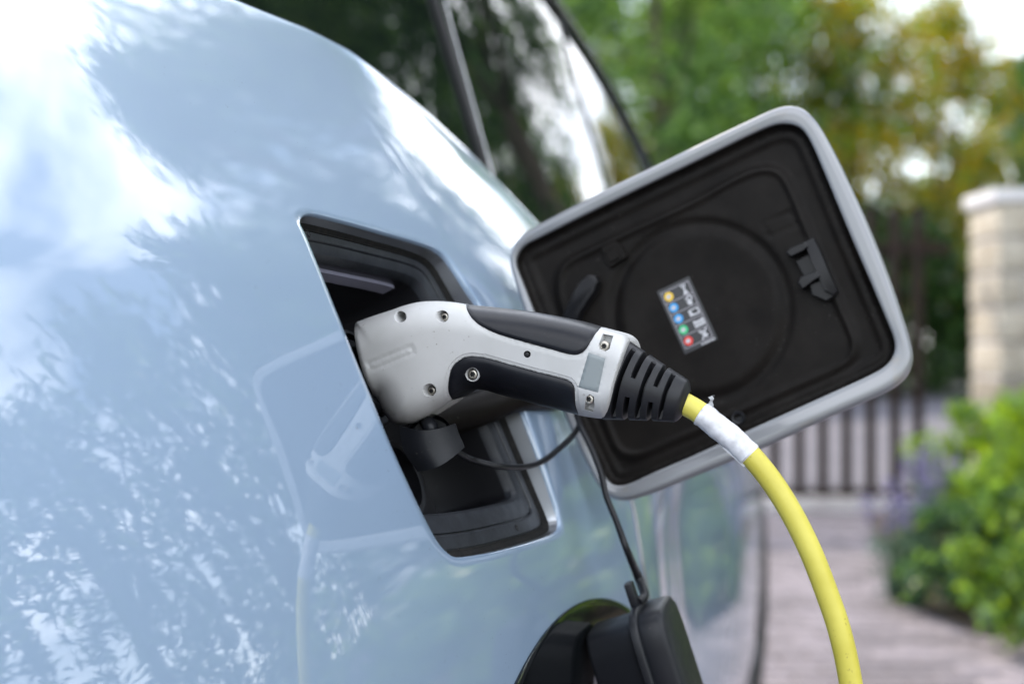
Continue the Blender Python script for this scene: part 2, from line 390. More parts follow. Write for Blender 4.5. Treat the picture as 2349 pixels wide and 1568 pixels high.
def body_section(s):
    """points (w, z) from the sill to the foot of the glass"""
    zc = float(z_crest(s)); top = zc-.012; zm = .996+.5*(top-.996)
    zs = np.r_[np.linspace(.20, .76, 30), np.linspace(.76, .976, 24)[1:], np.linspace(.976, .996, 9)[1:],
               np.linspace(.996, zm, 9)[1:], np.linspace(zm, top, 9)[1:]]
    ww = w_body(s, zs); pts = list(zip(ww, zs))
    sl = float(np.interp(top, ZK, SK)); a0 = math.atan(sl); r = .017      # a0: tilt of the outward normal
    cw = ww[-1]-r*math.cos(a0); cz = top-r*math.sin(a0)
    for k in range(1, 11):
        b = a0 + (math.pi/2+.1-a0)*k/10
        pts.append((cw+r*math.cos(b), cz+r*math.sin(b)))
    for d in (.02, .05): pts.append((pts[-1][0]-d*.6, pts[-1][1]-d*.03))
    return pts
ss = np.unique(np.r_[np.linspace(-1.1, -.45, 16), np.linspace(-.45, R0s, 22), np.linspace(R0s, R1s, 61), np.linspace(R1s, .7, 36), np.linspace(.7, 3.1, 60)])
secs = np.array([body_section(s) for s in ss]); nr = secs.shape[1]
BV = [swz(s, w, z) for i, s in enumerate(ss) for w, z in secs[i]]
i0 = int(np.argmin(abs(ss-R0s))); i1 = int(np.argmin(abs(ss-R1s))); j0, j1 = 29, 29+23+8+8
ARCH = [(.105, .448, .37, .325), (2.50, .40, .43, .37)]
def arch_r(k, s, z): a = ARCH[k]; return np.hypot((s-a[0])/a[2], (z-a[1])/a[3])
BF = []
for i in range(len(ss)-1):
    for j in range(nr-1):
        if i0 <= i < i1 and j0 <= j < j1: continue
        sm = (ss[i]+ss[i+1])/2; zm = secs[i][j:j+2, 1].mean()
        if min(arch_r(0, sm, zm), arch_r(1, sm, zm)) < .82: continue
        BF.append((i*nr+j, (i+1)*nr+j, (i+1)*nr+j+1, i*nr+j+1))
loop = [(i, j0) for i in range(i0, i1)] + [(i1, j) for j in range(j0, j1)] + [(i, j1) for i in range(i1, i0, -1)] + [(i0, j) for j in range(j1, j0, -1)]
lsz = np.array([(ss[i], secs[i][j][1]) for i, j in loop]); lidx = [i*nr+j for i, j in loop]
def ray_poly(c, ang, poly):
    d = np.array([math.cos(ang), math.sin(ang)]); best = None
    for k in range(len(poly)):
        a, b = poly[k]-c, poly[(k+1) % len(poly)]-c; e = b-a
        den = d[0]*e[1]-d[1]*e[0]
        if abs(den) < 1e-12: continue
        t = (a[0]*e[1]-a[1]*e[0])/den; u = (a[0]*d[1]-a[1]*d[0])/den
        if t > 0 and -1e-9 <= u <= 1+1e-9 and (best is None or t > best): best = t
    return c+d*best
hring = np.array([ray_poly(HC, math.atan2(*(p-HC)[::-1]), hole) for p in lsz])
def surf(sz): return [swz(s, w_body(s, z), z) for s, z in sz]
nl = len(lsz); prev = lidx
for k in range(1, 15):
    u = (k/14)**.8
    pts = lsz*(1-u)+hring*u
    b = len(BV); BV += surf(pts)
    cur = list(range(b, b+nl))
    BF += [(prev[q], prev[(q+1) % nl], cur[(q+1) % nl], cur[q]) for q in range(nl)]
    prev = cur
# local frame of the port
HP = np.array([BV[i] for i in prev]); PC = HP.mean(0)
_a = nrm(swz(.1, float(w_body(.1, .93)), .93)-swz(-.1, float(w_body(-.1, .93)), .93))
_b = nrm(swz(0, float(w_body(0, .98)), .98)-swz(0, float(w_body(0, .88)), .88))
PN = nrm(np.cross(_a, _b)); PN = PN if PN@W > 0 else -PN
PT = _a; PU = nrm(_b-PT*(_b@PT))
ha, hb = (HP-PC)@PT, (HP-PC)@PU
HA, HB = np.ptp(ha)/2, np.ptp(hb)/2
def port_ring(inset, depth):
    fa, fb = 1-inset/HA, 1-inset/HB
    base = (HP-PC)@PN; up = .3*inset
    fl = np.clip(1-depth/.012, 0, 1)
    return PC + np.outer(ha*fa, PT)+np.outer(hb*fb+up, PU)+np.outer(base*fl-depth, PN)
def add_ring(verts, faces, prev, ring):
    b = len(verts); verts += list(ring); cur = list(range(b, b+nl))
    faces += [(prev[q], prev[(q+1) % nl], cur[(q+1) % nl], cur[q]) for q in range(nl)]
    return cur
for ins, dep in [(.0005, .0003), (.0011, .0011), (.0015, .0024), (.0017, .004)]:
    prev = add_ring(BV, BF, prev, port_ring(ins, dep))
body = mk('body', BV, BF, M['paint'], car, sharp=60)

# charge port: black surround, seal, pocket
port = mk('charge_port', [PC, PC+PT*.001, PC+PU*.001], [(0, 1, 2)], M['pocket'], car)   # replaced just below
def ring_mesh(name, prof, mat, parent, fill=False, sharp=35):
    vs, fs = list(port_ring(*prof[0])), []
    prev = list(range(nl))
    for p in prof[1:]: prev = add_ring(vs, fs, prev, port_ring(*p))
    if fill: fs.append(tuple(prev))
    return mk(name, vs, fs, mat, parent, sharp=sharp)
bpy.data.objects.remove(port)
port = ring_mesh('charge_port', [(.0062, .0145), (.0075, .0135), (.0135, .0142), (.0142, .0150), (.0143, .0166), (.0151, .0166), (.0153, .0152), (.0215, .0162),
                                 (.0240, .0172), (.0256, .0196), (.0262, .0245)], M['port'], car, sharp=30)
ring_mesh('flange', [(.0016, .0030), (.0020, .006), (.0026, .0100), (.0030, .0135)], M['flange'], port)
ring_mesh('seal', [(.0026, .0105), (.0046, .0120), (.0056, .0131), (.0066, .0131), (.0072, .0150)], M['seal'], port)
ring_mesh('pocket', [(.0262, .0240), (.0270, .04), (.029, .088), (.036, .094)], M['pocket'], port, fill=True, sharp=60)
def PL(a, b, d): return PC+PT*a+PU*b-PN*d
_lr = [port_ring(.0280, .0295), port_ring(.0285, .0385)]
_la = (_lr[0]-PC)@PT; _lb = (_lr[0]-PC)@PU
_ix = [q for q in range(nl) if _lb[q] > .3*HB and -.092 < _la[q] < .062]; _ix.sort(key=lambda q: _la[q])
_dn = -PU*.0016
P = [p[q]+d for q in _ix for p, d in ((_lr[0], PU*.002), (_lr[0], _dn), (_lr[1], _dn), (_lr[1], PU*.002))]
mk('light_strip', P, [(4*i+k, 4*i+k+1, 4*i+5+k, 4*i+4+k) for i in range(len(_ix)-1) for k in range(3)]+[(0, 1, 2, 3), (4*len(_ix)-1, 4*len(_ix)-2, 4*len(_ix)-3, 4*len(_ix)-4)], M['lamp'], port, sharp=30)
g = Geo()
for cb, r in ((.022, .030), (-.042, .026)):
    g.lathe(PL(.0, cb, .094), PN, [(0, r), (.045, r), (.047, r-.002), (.047, r-.006), (.02, r-.007), (.02, .002)], 32)
g.box(PL(.045, -.048, .078), (.012, .028, .02), (PT, PU, PN), bev=.003)
g.box(PL(-.04, -.05, .078), (.010, .02, .02), (PT, PU, PN), bev=.003)
g.make('socket', M['pocket'], port)
for a, b in ((-.078, HB-.0078), (.062, HB-.0078), (-.045, -HB+.0132), (.062, -HB+.0132)):
    g = Geo(); g.lathe(PL(a, b, .0142), PN, [(-.001, .0021), (.0007, .0021), (.0009, .0016), (.0003, .0012), (.0003, .0002)], 12); g.make('screw', M['dark'], port)

# wheel arch trims, sill, wheels
def arch_trim(k, parent):
    cs, cz, rx, rz = ARCH[k]; vs, fs = [], []
    rr = [.70, .74, .80, .86, .92, .96, .985, .997, 1.0, 1.0]; off = [-.05, .0016, .0016, .0016, .0016, .0016, .0016, .0016, .0012, -.004]
    an = np.linspace(-.55, math.pi+.55, 120)
    for a in an:
        for r, o in zip(rr, off):
            s, z = cs+rx*r*math.cos(a), cz+rz*r*math.sin(a)
            vs.append(swz(s, w_body(s, z)+o, z))
    n = len(rr)
    for i in range(len(an)-1):
        for j in range(n-1): fs.append((i*n+j, (i+1)*n+j, (i+1)*n+j+1, i*n+j+1))
    return mk('wheel_arch_trim', vs, fs, M['gloss_black'], parent, sharp=60)
arch_trim(0, car); arch_trim(1, car)
def wheel(s, parent):
    c = swz(s, float(w_body(s, .55))-.10, .345)
    g = Geo(); g.lathe(c, W, [(-.09, .21), (-.095, .30), (-.08, .338), (.05, .338), (.068, .325), (.072, .29), (.066, .235), (.05, .225)], 56)
    ty = g.make('wheel', M['tyre'], parent, sharp=50)
    h = Geo(); h.lathe(c, W, [(.05, .228), (.055, .215), (.03, .205), (.01, .19)], 48)
    h.lathe(c, W, [(.045, .001), (.05, .03), (.045, .045), (.02, .05)], 24)
    for q in range(5):
        a = 2*math.pi*q/5; d = T*math.cos(a)+Z*math.sin(a); e = np.cross(W, d)
        h.box(c+d*.12+W*.03, (.092, .02, .012), (d, e, W), bev=.005)
    h.make('rim', M['alloy'], ty)
    return ty
wheel(.105, car); wheel(2.50, car)
g = Geo()
for s0, s1 in ((.50, 2.30),):
    P = [(s, w_body(s, z)+.003, z) for s in np.linspace(s0, s1, 40) for z in (.19, .25, .31, .315)]
    b = [swz(*p) for p in P]
    g.add(b, [(i*4+j, (i+1)*4+j, (i+1)*4+j+1, i*4+j+1) for i in range(39) for j in range(3)])
g.make('sill_trim', M['gloss_black'], car)
# underbody and far side close the shell
g = Geo(); g.box(swz(1.0, -.95, .33), (1.95, .62, .10), (T, W, Z), bev=.03); g.make('underbody', M['tyre'], car)
g = Geo(); g.box(swz(1.0, -.97, .72), (2.0, .56, .28), (T, W, Z), bev=.08); g.make('cabin_floor', M['tyre'], car)

# side glass, roof and pillars
AP = [(1.05, 1.53), (1.33, 1.482), (1.66, 1.417), (1.99, 1.312), (2.3, 1.17), (2.6, 1.0)]     # s, z of the front pillar line
def a_z(s): return np.interp(s, [p[0] for p in AP], [p[1] for p in AP])
sg = np.r_[np.linspace(-.9, .9, 50), np.linspace(.9, 2.55, 40)[1:]]
vs, fs = [], []
ng = 26
for s in sg:
    zt = min(1.53, float(a_z(s))) if s > 1.0 else 1.53
    zb = float(z_crest(s))-.02
    for z in np.linspace(zb, max(zt, zb+.005), ng): vs.append(swz(s, w_glass(s, z), z))
for i in range(len(sg)-1):
    for j in range(ng-1): fs.append((i*ng+j, (i+1)*ng+j, (i+1)*ng+j+1, i*ng+j+1))
side_glass = mk('side_window', vs, fs, M['glass'], car)
g = Geo(); g.tube([swz(s, w_glass(s, z)+.002, z) for s, z in [(-.9, 1.535), (.2, 1.54), (.7, 1.535)]+AP], .0105, 12, res=70); g.make('front_pillar', M['gloss_black'], car)
vs, fs = [], []
for s in np.linspace(-.9, 1.0, 24):
    w0 = float(w_glass(s, 1.53))
    for k in range(10):
        u = k/9; vs.append(swz(s, w0+(-1.72-2*w0)*0 - u*1.3, 1.533+.05*math.sin(math.pi*u)))
for i in range(23):
    for j in range(9): fs.append((i*10+j, (i+1)*10+j, (i+1)*10+j+1, i*10+j+1))
mk('roof', vs, fs, M['gloss_black'], car)
vs, fs = [], []
for s, z in catmull(AP, 20):
    w0 = float(w_glass(s, z))
    for k in range(8):
        u = k/7; vs.append(swz(s+.12*math.sin(math.pi*u), w0-u*(1.3-.0*z), z+.03*math.sin(math.pi*u)))
for i in range(19):
    for j in range(7): fs.append((i*8+j, (i+1)*8+j, (i+1)*8+j+1, i*8+j+1))
mk('windscreen', vs, fs, M['glass'], car)
vs, fs = [], []
for s in np.linspace(2.2, 3.1, 20):
    zc = float(z_crest(s)); w0 = float(body_section(s)[-1][0])
    for k in range(8):
        u = k/7; vs.append(swz(s, w0-u*(1.5+w0*.5), zc+.06*math.sin(math.pi*u)))
for i in range(19):
    for j in range(7): fs.append((i*8+j, (i+1)*8+j, (i+1)*8+j+1, i*8+j+1))
mk('bonnet', vs, fs, M['paint'], car)
vs, fs = [], []
for w, z in secs[0]:
    for u in (0, .25, .5, .75, 1): vs.append(swz(-1.1-.10*math.sin(math.pi*u), w+(-1.78-2*w)*u, z))
for i in range(len(secs[0])-1):
    for k in range(4): fs.append((i*5+k, i*5+k+1, (i+1)*5+k+1, (i+1)*5+k))
mk('tailgate', vs, fs, M['paint'], car)
vs, fs = [], []
for z in np.linspace(float(z_crest(-.9))-.03, 1.53, 12):
    w0 = float(w_glass(-.9, z))
    for u in (0, .25, .5, .75, 1): vs.append(swz(-.9-.12*math.sin(math.pi*u)-.12*(1.53-z), w0+(-1.62-2*w0)*u, z))
for i in range(11):
    for k in range(4): fs.append((i*5+k, i*5+k+1, (i+1)*5+k+1, (i+1)*5+k))
mk('rear_window', vs, fs, M['glass'], car)
def on_glass(px, py, lift=.002):
    P = hit(px, py, w_glass, .9, 4.0); return P + W*lift
g = Geo(); g.tube([on_glass(*p) for p in [(978, -60), (992, 0), (1022, 100), (1052, 200), (1085, 310), (1112, 400), (1135, 480)]], .0046, 10, res=30); g.make('window_pillar', M['dark'], car)
g = Geo(); g.tube([on_glass(*p, .001) for p in [(1018, 0), (1045, 100), (1073, 200), (1103, 310), (1128, 400), (1150, 480)]], .0009, 8, res=30); g.make('window_trim', M['chrome'], car)
g = Geo(); g.tube([on_glass(*p, .001) for p in [(1270, 0), (1300, 110), (1345, 270), (1385, 400), (1400, 450)]], .0028, 8, res=30); g.make('door_frame', M['black'], car)  # dark bar drawn for a faint line reflected in the glass
def on_body(px, py, lift=.0): return hit(px, py, w_body, .5, 3.2)+W*lift
g = Geo(); g.tube([on_body(*p, .0004) for p in [(1405, 1010), (1447, 1150), (1462, 1230), (1474, 1310), (1490, 1410), (1505, 1568)]], .0022, 8, res=40); g.make('door_edge', M['rim_paint'], car)  # raised light strip standing in for the highlight reflected along the door edge

# ------------------------------------------------------------------ charge flap
FC = np.array([.133, 1.006, .976]); FU = nrm([.877, -.275, .394]); FV = nrm([-.359, .171, .918])
FN = -nrm(np.cross(FV, FU)); FN = FN if FN[1] < 0 else -FN        # towards the photographer
def fpx(px, py):
    r = ray(px, py); t = ((FC-EYE)@FN)/(r@FN); P = EYE+r*t-FC
    return np.array([P@FU, P@FV])
def fpoly(pts): return np.array([fpx(*p) for p in pts])
def FP(ab, h): return FC + np.outer(ab[:, 0], FU)+np.outer(ab[:, 1], FV)+np.outer(np.broadcast_to(h, len(ab)), FN)
outer = closed_resample(fpoly([(1215,522),(1310,472),(1400,426),(1500,378),(1600,329),(1700,281),(1770,249),(1808,240),(1840,247),(1866,270),(1890,305),(1930,380),(1990,510),(2040,635),(2074,735),(2091,795),(2093,830),(2080,862),(2050,889),(2000,914),(1900,958),(1750,1027),(1600,1089),(1490,1133),(1435,1148),(1398,1142),(1371,1117),(1350,1080),(1310,995),(1262,880),(1215,760),(1180,655),(1166,600),(1172,566),(1190,541)]), 260)
inner = closed_resample(fpoly([(1226,548),(1310,506),(1400,462),(1500,414),(1600,366),(1700,317),(1765,288),(1802,282),(1836,292),(1860,325),(1895,405),(1945,525),(1990,630),(2030,725),(2050,775),(2052,806),(2036,834),(2000,858),(1880,913),(1740,976),(1600,1040),(1500,1083),(1440,1110),(1410,1113),(1390,1100),(1374,1070),(1335,985),(1285,870),(1235,745),(1198,650),(1181,603),(1188,577),(1203,560)]), 240)
plat = closed_resample(fpoly([(1330,580),(1450,522),(1580,462),(1690,402),(1745,384),(1782,392),(1808,430),(1850,530),(1900,650),(1945,750),(1957,790),(1945,822),(1910,846),(1800,895),(1660,958),(1540,1010),(1470,1040),(1430,1042),(1405,1022),(1375,950),(1335,850),(1295,740),(1275,665),(1280,620),(1298,597)]), 160)
dish_c = fpx(1597, 712); dish_r = float(np.linalg.norm(fpx(1800, 700)-dish_c))
h_back = -.016
# painted ring
vs, fs = [], []
dC = outer.mean(0)
def scaled(poly, d):
    c = poly.mean(0); n = np.roll(poly, -1, 0)-np.roll(poly, 1, 0); n = np.stack([n[:, 1], -n[:, 0]], 1)
    n /= np.linalg.norm(n, axis=1)[:, None]
    if ((poly-c)*n).sum() < 0: n = -n
    return poly - n*d
inr = closed_resample(inner, 260, False)
# match inner ring to the outer one by angle
ang = np.arctan2(*(outer-dC).T[::-1]); inm = np.array([ray_poly(dC, a, inr) for a in ang])
rings = [(scaled(outer, .010), -.0125), (scaled(outer, .003), -.0112), (scaled(outer, .0006), -.0085), (outer, -.005), (scaled(outer, .0007), -.0022), (scaled(outer, .0022), -.0005), (scaled(outer, .0034), 0.0)]
last = scaled(outer, .0034)
for u in (.35, .7, .94): rings.append((last*(1-u)+inm*u, -.0012*u))
rings += [(inm, -.0016), (inm*1.0, -.004), (scaled(inm, .0003), -.009)]
nn = len(outer)
for poly, h in rings: vs += list(FP(poly, h))
for k in range(len(rings)-1):
    fs += [(k*nn+q, k*nn+(q+1) % nn, (k+1)*nn+(q+1) % nn, (k+1)*nn+q) for q in range(nn)]
# bulged outer skin
c0 = scaled(outer, .010); cc = c0.mean(0); b = len(vs); prev = list(range(nn))
for u in (.9, .75, .55, .3, .08):
    vs += list(FP(cc+(c0-cc)*u, -.0125-.010*(1-u*u))); cur = list(range(len(vs)-nn, len(vs)))
    fs += [(prev[(q+1) % nn], prev[q], cur[q], cur[(q+1) % nn]) for q in range(nn)]; prev = cur
fs.append(tuple(prev))
flap = mk('charge_flap', vs, fs, M['rim_paint'], car, sharp=50)
# relief lining
indent = poly_resample(fpoly([(1745,514),(1808,477),(1828,511),(1763,541)]), .0018)
nose = closed_resample(fpoly([(1590,590),(1700,610),(1775,690),(1780,760),(1740,830)]), 10)
th = np.linspace(0, 2*math.pi, 140, endpoint=False)
circ = [dish_c + r*np.stack([np.cos(th), np.sin(th)], 1) for r in (dish_r-.0016, dish_r+.0016, dish_r+.0046, dish_r-.0042)]
lin_loops = [inner, plat, scaled(plat, -.0045), scaled(plat, .0022), indent]
def clip_in(L, poly): return L[inside(L, poly)]
pts_extra = [scaled(inner, d) for d in (.0008, .002, .004, .007, .010)] + [scaled(plat, d) for d in (-.0062, -.0022, .0011, .004)]
pts_extra = [clip_in(p, inner) for p in pts_extra] + circ
hx = hexgrid(inner, .0024, [inner, plat, scaled(plat, -.0045), scaled(plat, .0022), indent], .0011)
dd = abs(np.linalg.norm(hx-dish_c, axis=1)-dish_r); hx = hx[dd > .006]
v2, f2 = cdt(lin_loops, np.vstack(pts_extra+[hx]))
cen = v2[f2].mean(1); f2 = f2[inside(cen, inner)]; v2, f2 = sub(v2, f2)
di = pdist(v2, inner); dp = pdist(v2, plat); inp = inside(v2, plat); sgn = np.where(inp, dp, -dp)
rd = np.linalg.norm(v2-dish_c, axis=1)
h = -.0042 - .0058*sstep(0, .0035, di) - .0015*sstep(.004, .012, di)
h += .0012*np.exp(-((di-.0085)/.0022)**2)*(~inp)
h += .0022*sstep(-.0060, -.0005, sgn) + .0010*np.exp(-((sgn-.0005)/.0020)**2) - .0006*sstep(.001, .0045, sgn)
h += np.where(inp | (rd < dish_r+.006), -.0028*np.exp(-((rd-dish_r)/.0036)**2) + .0008*(rd < dish_r), 0)
h += -.0012*sstep(0, .03, dish_r-rd)
inn = inside(v2, indent); h -= np.where(pdist(v2, indent) < .0004, .0007, 0)
P3 = FP(v2, h)
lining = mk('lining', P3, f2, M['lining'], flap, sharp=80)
def fbump(name, polys, mat=None):
    g = Geo()
    for poly, h0, h1 in polys:
        q = fpoly(poly)
        A = np.array(q); ar = ((A[:, 0]*np.roll(A[:, 1], -1)-np.roll(A[:, 0], -1)*A[:, 1])).sum()
        if ar < 0: q = q[::-1]
        bot = FP(q, h0); n = len(q); c = q.mean(0)
        mid = FP(q, h1-.0007); top = FP(c+(q-c)*(1-.0009/np.linalg.norm(q-c, axis=1).mean()), h1)
        P = list(bot)+list(mid)+list(top); f = [tuple(range(2*n, 3*n))]
        for r in (0, 1): f += [(r*n+i, r*n+(i+1) % n, (r+1)*n+(i+1) % n, (r+1)*n+i) for i in range(n)]
        g.add(P, f)
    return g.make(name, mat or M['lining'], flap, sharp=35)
fbump('latch', [([(1846,556),(1868,547),(1880,570),(1900,618),(1922,668),(1912,678),(1893,668),(1880,640),(1862,600)], -.012, .0035),
                ([(1804,582),(1812,572),(1848,556),(1856,566),(1848,574),(1816,590)], -.012, .0050),
                ([(1831,649),(1838,636),(1876,622),(1884,634),(1866,646),(1842,664)], -.012, .0050),
                ([(1822,596),(1852,580),(1876,624),(1846,640)], -.012, -.0045),
                ([(1856,652),(1886,640),(1918,676),(1896,690),(1862,676)], -.012, -.0005)], M['latch'])
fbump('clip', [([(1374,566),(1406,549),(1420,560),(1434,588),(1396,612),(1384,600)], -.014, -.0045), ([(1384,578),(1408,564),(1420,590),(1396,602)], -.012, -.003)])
fbump('hinge_arm', [([(1290,735),(1300,706),(1318,668),(1336,642),(1352,631),(1366,632),(1372,646),(1366,666),(1348,692),(1332,716),(1322,745)], -.014, .0025)], M['latch'])
g = Geo(); cb = fpx(1688, 958); c3 = FP(cb[None], -.012)[0]; g.lathe(c3, FN, [(0, .0052), (.004, .005), (.005, .0042), (.0044, .003), (.002, .0024), (.002, .0002)], 24); g.make('rubber_stop', M['rubber'], flap)
# hinge arm that reaches back into the port
hA = FC+FU*fpx(1285, 905)[0]+FV*fpx(1285, 905)[1]-FN*.006
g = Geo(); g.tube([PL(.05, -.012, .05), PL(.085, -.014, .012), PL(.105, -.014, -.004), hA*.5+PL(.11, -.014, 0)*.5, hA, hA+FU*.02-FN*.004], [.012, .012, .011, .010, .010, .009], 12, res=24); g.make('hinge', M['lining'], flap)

# printed label (flat print on a thin sticker)
LC = lambda cx, cy: fpx(1468.2+.1405*cx, 605.6+.1405*cy)
LO = LC(295, 465); Lx = LC(735, 255)-LO; Ly = LC(700, 1370)-LO; LW = np.linalg.norm(Lx)
LH = np.linalg.norm(Ly)/LW; Lx = Lx/LW; Ly = Ly - Lx*(Ly@Lx); Ly = Ly/np.linalg.norm(Ly)
lab_h = float(np.median(h[rd < .03]))+.0004
lab = Geo(); LMATS = [M[k] for k in ('p_black', 'p_grey', 'p_white', 'p_yellow', 'p_blue', 'p_green', 'p_red')]
def lp(pts, mi, lay):
    q = np.array([LO+Lx*(x*LW)+Ly*(y*LW) for x, y in pts])
    lab.add(FP(q, lab_h+.00012*lay), [tuple(range(len(q)))], mi)
def lbar(x0, y0, x1, y1, wd, mi=1, lay=2):
    d = nrm([x1-x0, y1-y0]); n = np.array([-d[1], d[0]])*wd/2; a, b = np.array([x0, y0])-d*wd*.0, np.array([x1, y1])
    lp([a+n, b+n, b-n, a-n], mi, lay)
def lcirc(x, y, r, mi, lay, n=22, ry=None): lp([(x+r*math.cos(2*math.pi*k/n), y+(ry or r)*math.sin(2*math.pi*k/n)) for k in range(n)], mi, lay)
def lring(x, y, r0, r1, mi, lay, n=22):
    for k in range(n):
        a, b = 2*math.pi*k/n, 2*math.pi*(k+1)/n
        lp([(x+r0*math.cos(a), y+r0*math.sin(a)), (x+r1*math.cos(a), y+r1*math.sin(a)), (x+r1*math.cos(b), y+r1*math.sin(b)), (x+r0*math.cos(b), y+r0*math.sin(b))], mi, lay)
m_ = .10
lp([(-m_, -m_*1.3), (1+m_, -m_*1.3), (1+m_*1.2, LH+m_*1.6), (-m_, LH+m_*1.6)], 0, 0)
lab.add(FP(np.array([LO+Lx*(x*LW)+Ly*(y*LW) for x, y in [(-m_, -m_*1.3), (1+m_, -m_*1.3), (1+m_*1.2, LH+m_*1.6), (-m_, LH+m_*1.6)]]), lab_h-.0005), [(0, 3, 2, 1)], 0)
ROW = LH/5; bw = .036
for k in range(6): lbar(-bw/2, ROW*k, 1+bw/2, ROW*k, bw)
for x in (0, 1): lbar(x, 0, x, LH, bw, 1, 3)
for k, c in enumerate((3, 4, 4, 5, 6)):
    cx, cy = .20, ROW*(k+.5)
    lcirc(cx, cy, .158, c, 2, 28)
    lp([(cx-.10, cy+.02), (cx-.055, cy-.06), (cx+.03, cy-.075), (cx+.075, cy-.02), (cx+.06, cy+.05), (cx-.01, cy+.07), (cx-.06, cy+.065)], 2, 3)
x0 = .78
cy = ROW*.5   # hourglass
lp([(x0-.10, cy-.17), (x0+.10, cy-.17), (x0+.02, cy), (x0+.10, cy+.17), (x0-.10, cy+.17), (x0-.02, cy)], 2, 2)
lp([(x0-.05, cy-.13), (x0+.05, cy-.13), (x0, cy-.06)], 0, 3)
cy = ROW*1.5  # plug under a ring
lring(x0+.04, cy-.08, .055, .10, 2, 2); lp([(x0-.13, cy-.10), (x0-.02, cy-.10), (x0-.02, cy-.06), (x0-.13, cy-.06)], 2, 3)
lp([(x0-.10, cy), (x0+.02, cy-.01), (x0+.08, cy+.06), (x0+.06, cy+.14), (x0-.02, cy+.17), (x0-.09, cy+.10)], 2, 3)
cy = ROW*2.5  # lock bracket
lp([(x0-.19, cy-.10), (x0-.09, cy-.10), (x0-.09, cy+.02), (x0-.03, cy+.06), (x0-.03, cy+.12), (x0-.19, cy+.12)], 2, 2)
lbar(x0-.10, cy-.09, x0+.16, cy-.09, .04, 2, 3); lbar(x0+.15, cy-.10, x0+.15, cy+.12, .05, 2, 4); lbar(x0-.05, cy+.10, x0+.16, cy+.10, .05, 2, 3)
cy = ROW*3.5  # battery block
lp([(x0-.19, cy-.09), (x0-.15, cy-.13), (x0-.09, cy-.09), (x0+.09, cy-.09), (x0+.14, cy-.13), (x0+.19, cy-.09), (x0+.19, cy+.12), (x0-.19, cy+.12)], 2, 2)
for k in range(4): lbar(x0-.14+.085*k, cy-.03, x0-.14+.085*k, cy+.07, .022, 0, 3)
cy = ROW*4.5  # crossed plug
lbar(x0+.14, cy-.17, x0-.12, cy+.17, .05, 2, 4); lp([(x0-.15, cy-.14), (x0-.03, cy-.14), (x0+.0, cy-.09), (x0-.15, cy-.09)], 2, 2)
lring(x0-.02, cy-.04, .03, .07, 2, 3, 14); lp([(x0-.03, cy+.02), (x0+.07, cy-.01), (x0+.12, cy+.07), (x0+.06, cy+.14), (x0-.02, cy+.11)], 2, 3)
x = .56       # tiny line of characters under the frame
for wd in (.045, .02, .05, .05, .05, .02, .05, .05):
    lp([(x, LH+.055), (x+wd, LH+.055), (x+wd, LH+.125), (x, LH+.125)], 2, 2); x += wd+.02
lab.make('warning_label', LMATS, flap, smooth=False)

# ------------------------------------------------------------------ charging plug
GN = nrm(PT)                       # the plug lies in the plane through the port centre that faces along the car
GO = PC + PT*0.004
def gpx(px, py, h=0.0):
    """pixel onto the plug's middle plane, h metres towards the photographer"""
    r = ray(px, py); t = ((GO-GN*h-EYE)@GN)/(r@GN); return EYE+r*t
def gpts(P, h):
    h = np.broadcast_to(np.asarray(h, float), (len(P),))
    out = np.array([gpx(p[0], p[1], abs(q)) for p, q in zip(P, h)])
    back = h < 0                                            # the far side mirrors the near one
    out[back] -= 2*np.outer((out[back]-GO)@GN, GN)
    return out
top_c = [(814,745),(817,740),(824,736),(860,723),(895,711.7),(920,703),(944,695.9),(965,692),(986,690.6),(1010,690.6),(1035,692.3),(1070,697.6),(1140,704.7),(1211,713.4),(1281,725.7),(1337,738),(1380,750.4),(1410,758),(1432,764.5),(1443,773)]
end_c = [(1446,781),(1436,812),(1418,870),(1402,930),(1395,951)]
bot_c = [(1390,957),(1381,959.5),(1360,957.5),(1331,952.5),(1290,942),(1246,931),(1193,917),(1141,903),(1118,896),(1100,893),(1080,895),(1060,903),(1035,919),(1018,931),(1000,942),(982,954),(965,963),(951,969),(936,973),(922,973.5),(908,972),(895,965),(880,947),(860,914)]
left_c = [(848,890),(834,858),(822,818),(815,780),(813,758)]
def rs_open(P, step):
    P = catmull(P, len(P)*10); L = np.r_[0, np.cumsum(np.linalg.norm(np.diff(P, axis=0), axis=1))]
    n = max(2, int(L[-1]/step)); u = np.linspace(0, L[-1], n)
    return np.stack([np.interp(u, L, P[:, 0]), np.interp(u, L, P[:, 1])], 1)
tc, ec, bc, lc = rs_open(top_c, 4), rs_open(end_c, 4), rs_open(bot_c, 4), rs_open(left_c, 6)
outl = np.vstack([tc, ec, bc, lc])
ug = rs_open([(1069,701.5),(1072,712),(1081,727.5),(1092,739),(1105.5,748.6),(1133.7,762.7),(1176,776.7),(1246,796),(1295,809.5),(1310,813),(1322,813.5),(1333,810),(1342,803),(1350,792),(1358.7,776.7),(1368,763),(1379,750.2)], 3)
lg = rs_open([(1037,915),(1031,905),(1028,892),(1029,874),(1031.7,857.6),(1036,845),(1042,836.5),(1052,827),(1063,820.7),(1075,817.5),(1088,817),(1105,819),(1123,822.4),(1211,847),(1270,862),(1292,868),(1303,871.5),(1311,877),(1316,884),(1318.5,895),(1320,924),(1323,938),(1328,951.5)], 3)
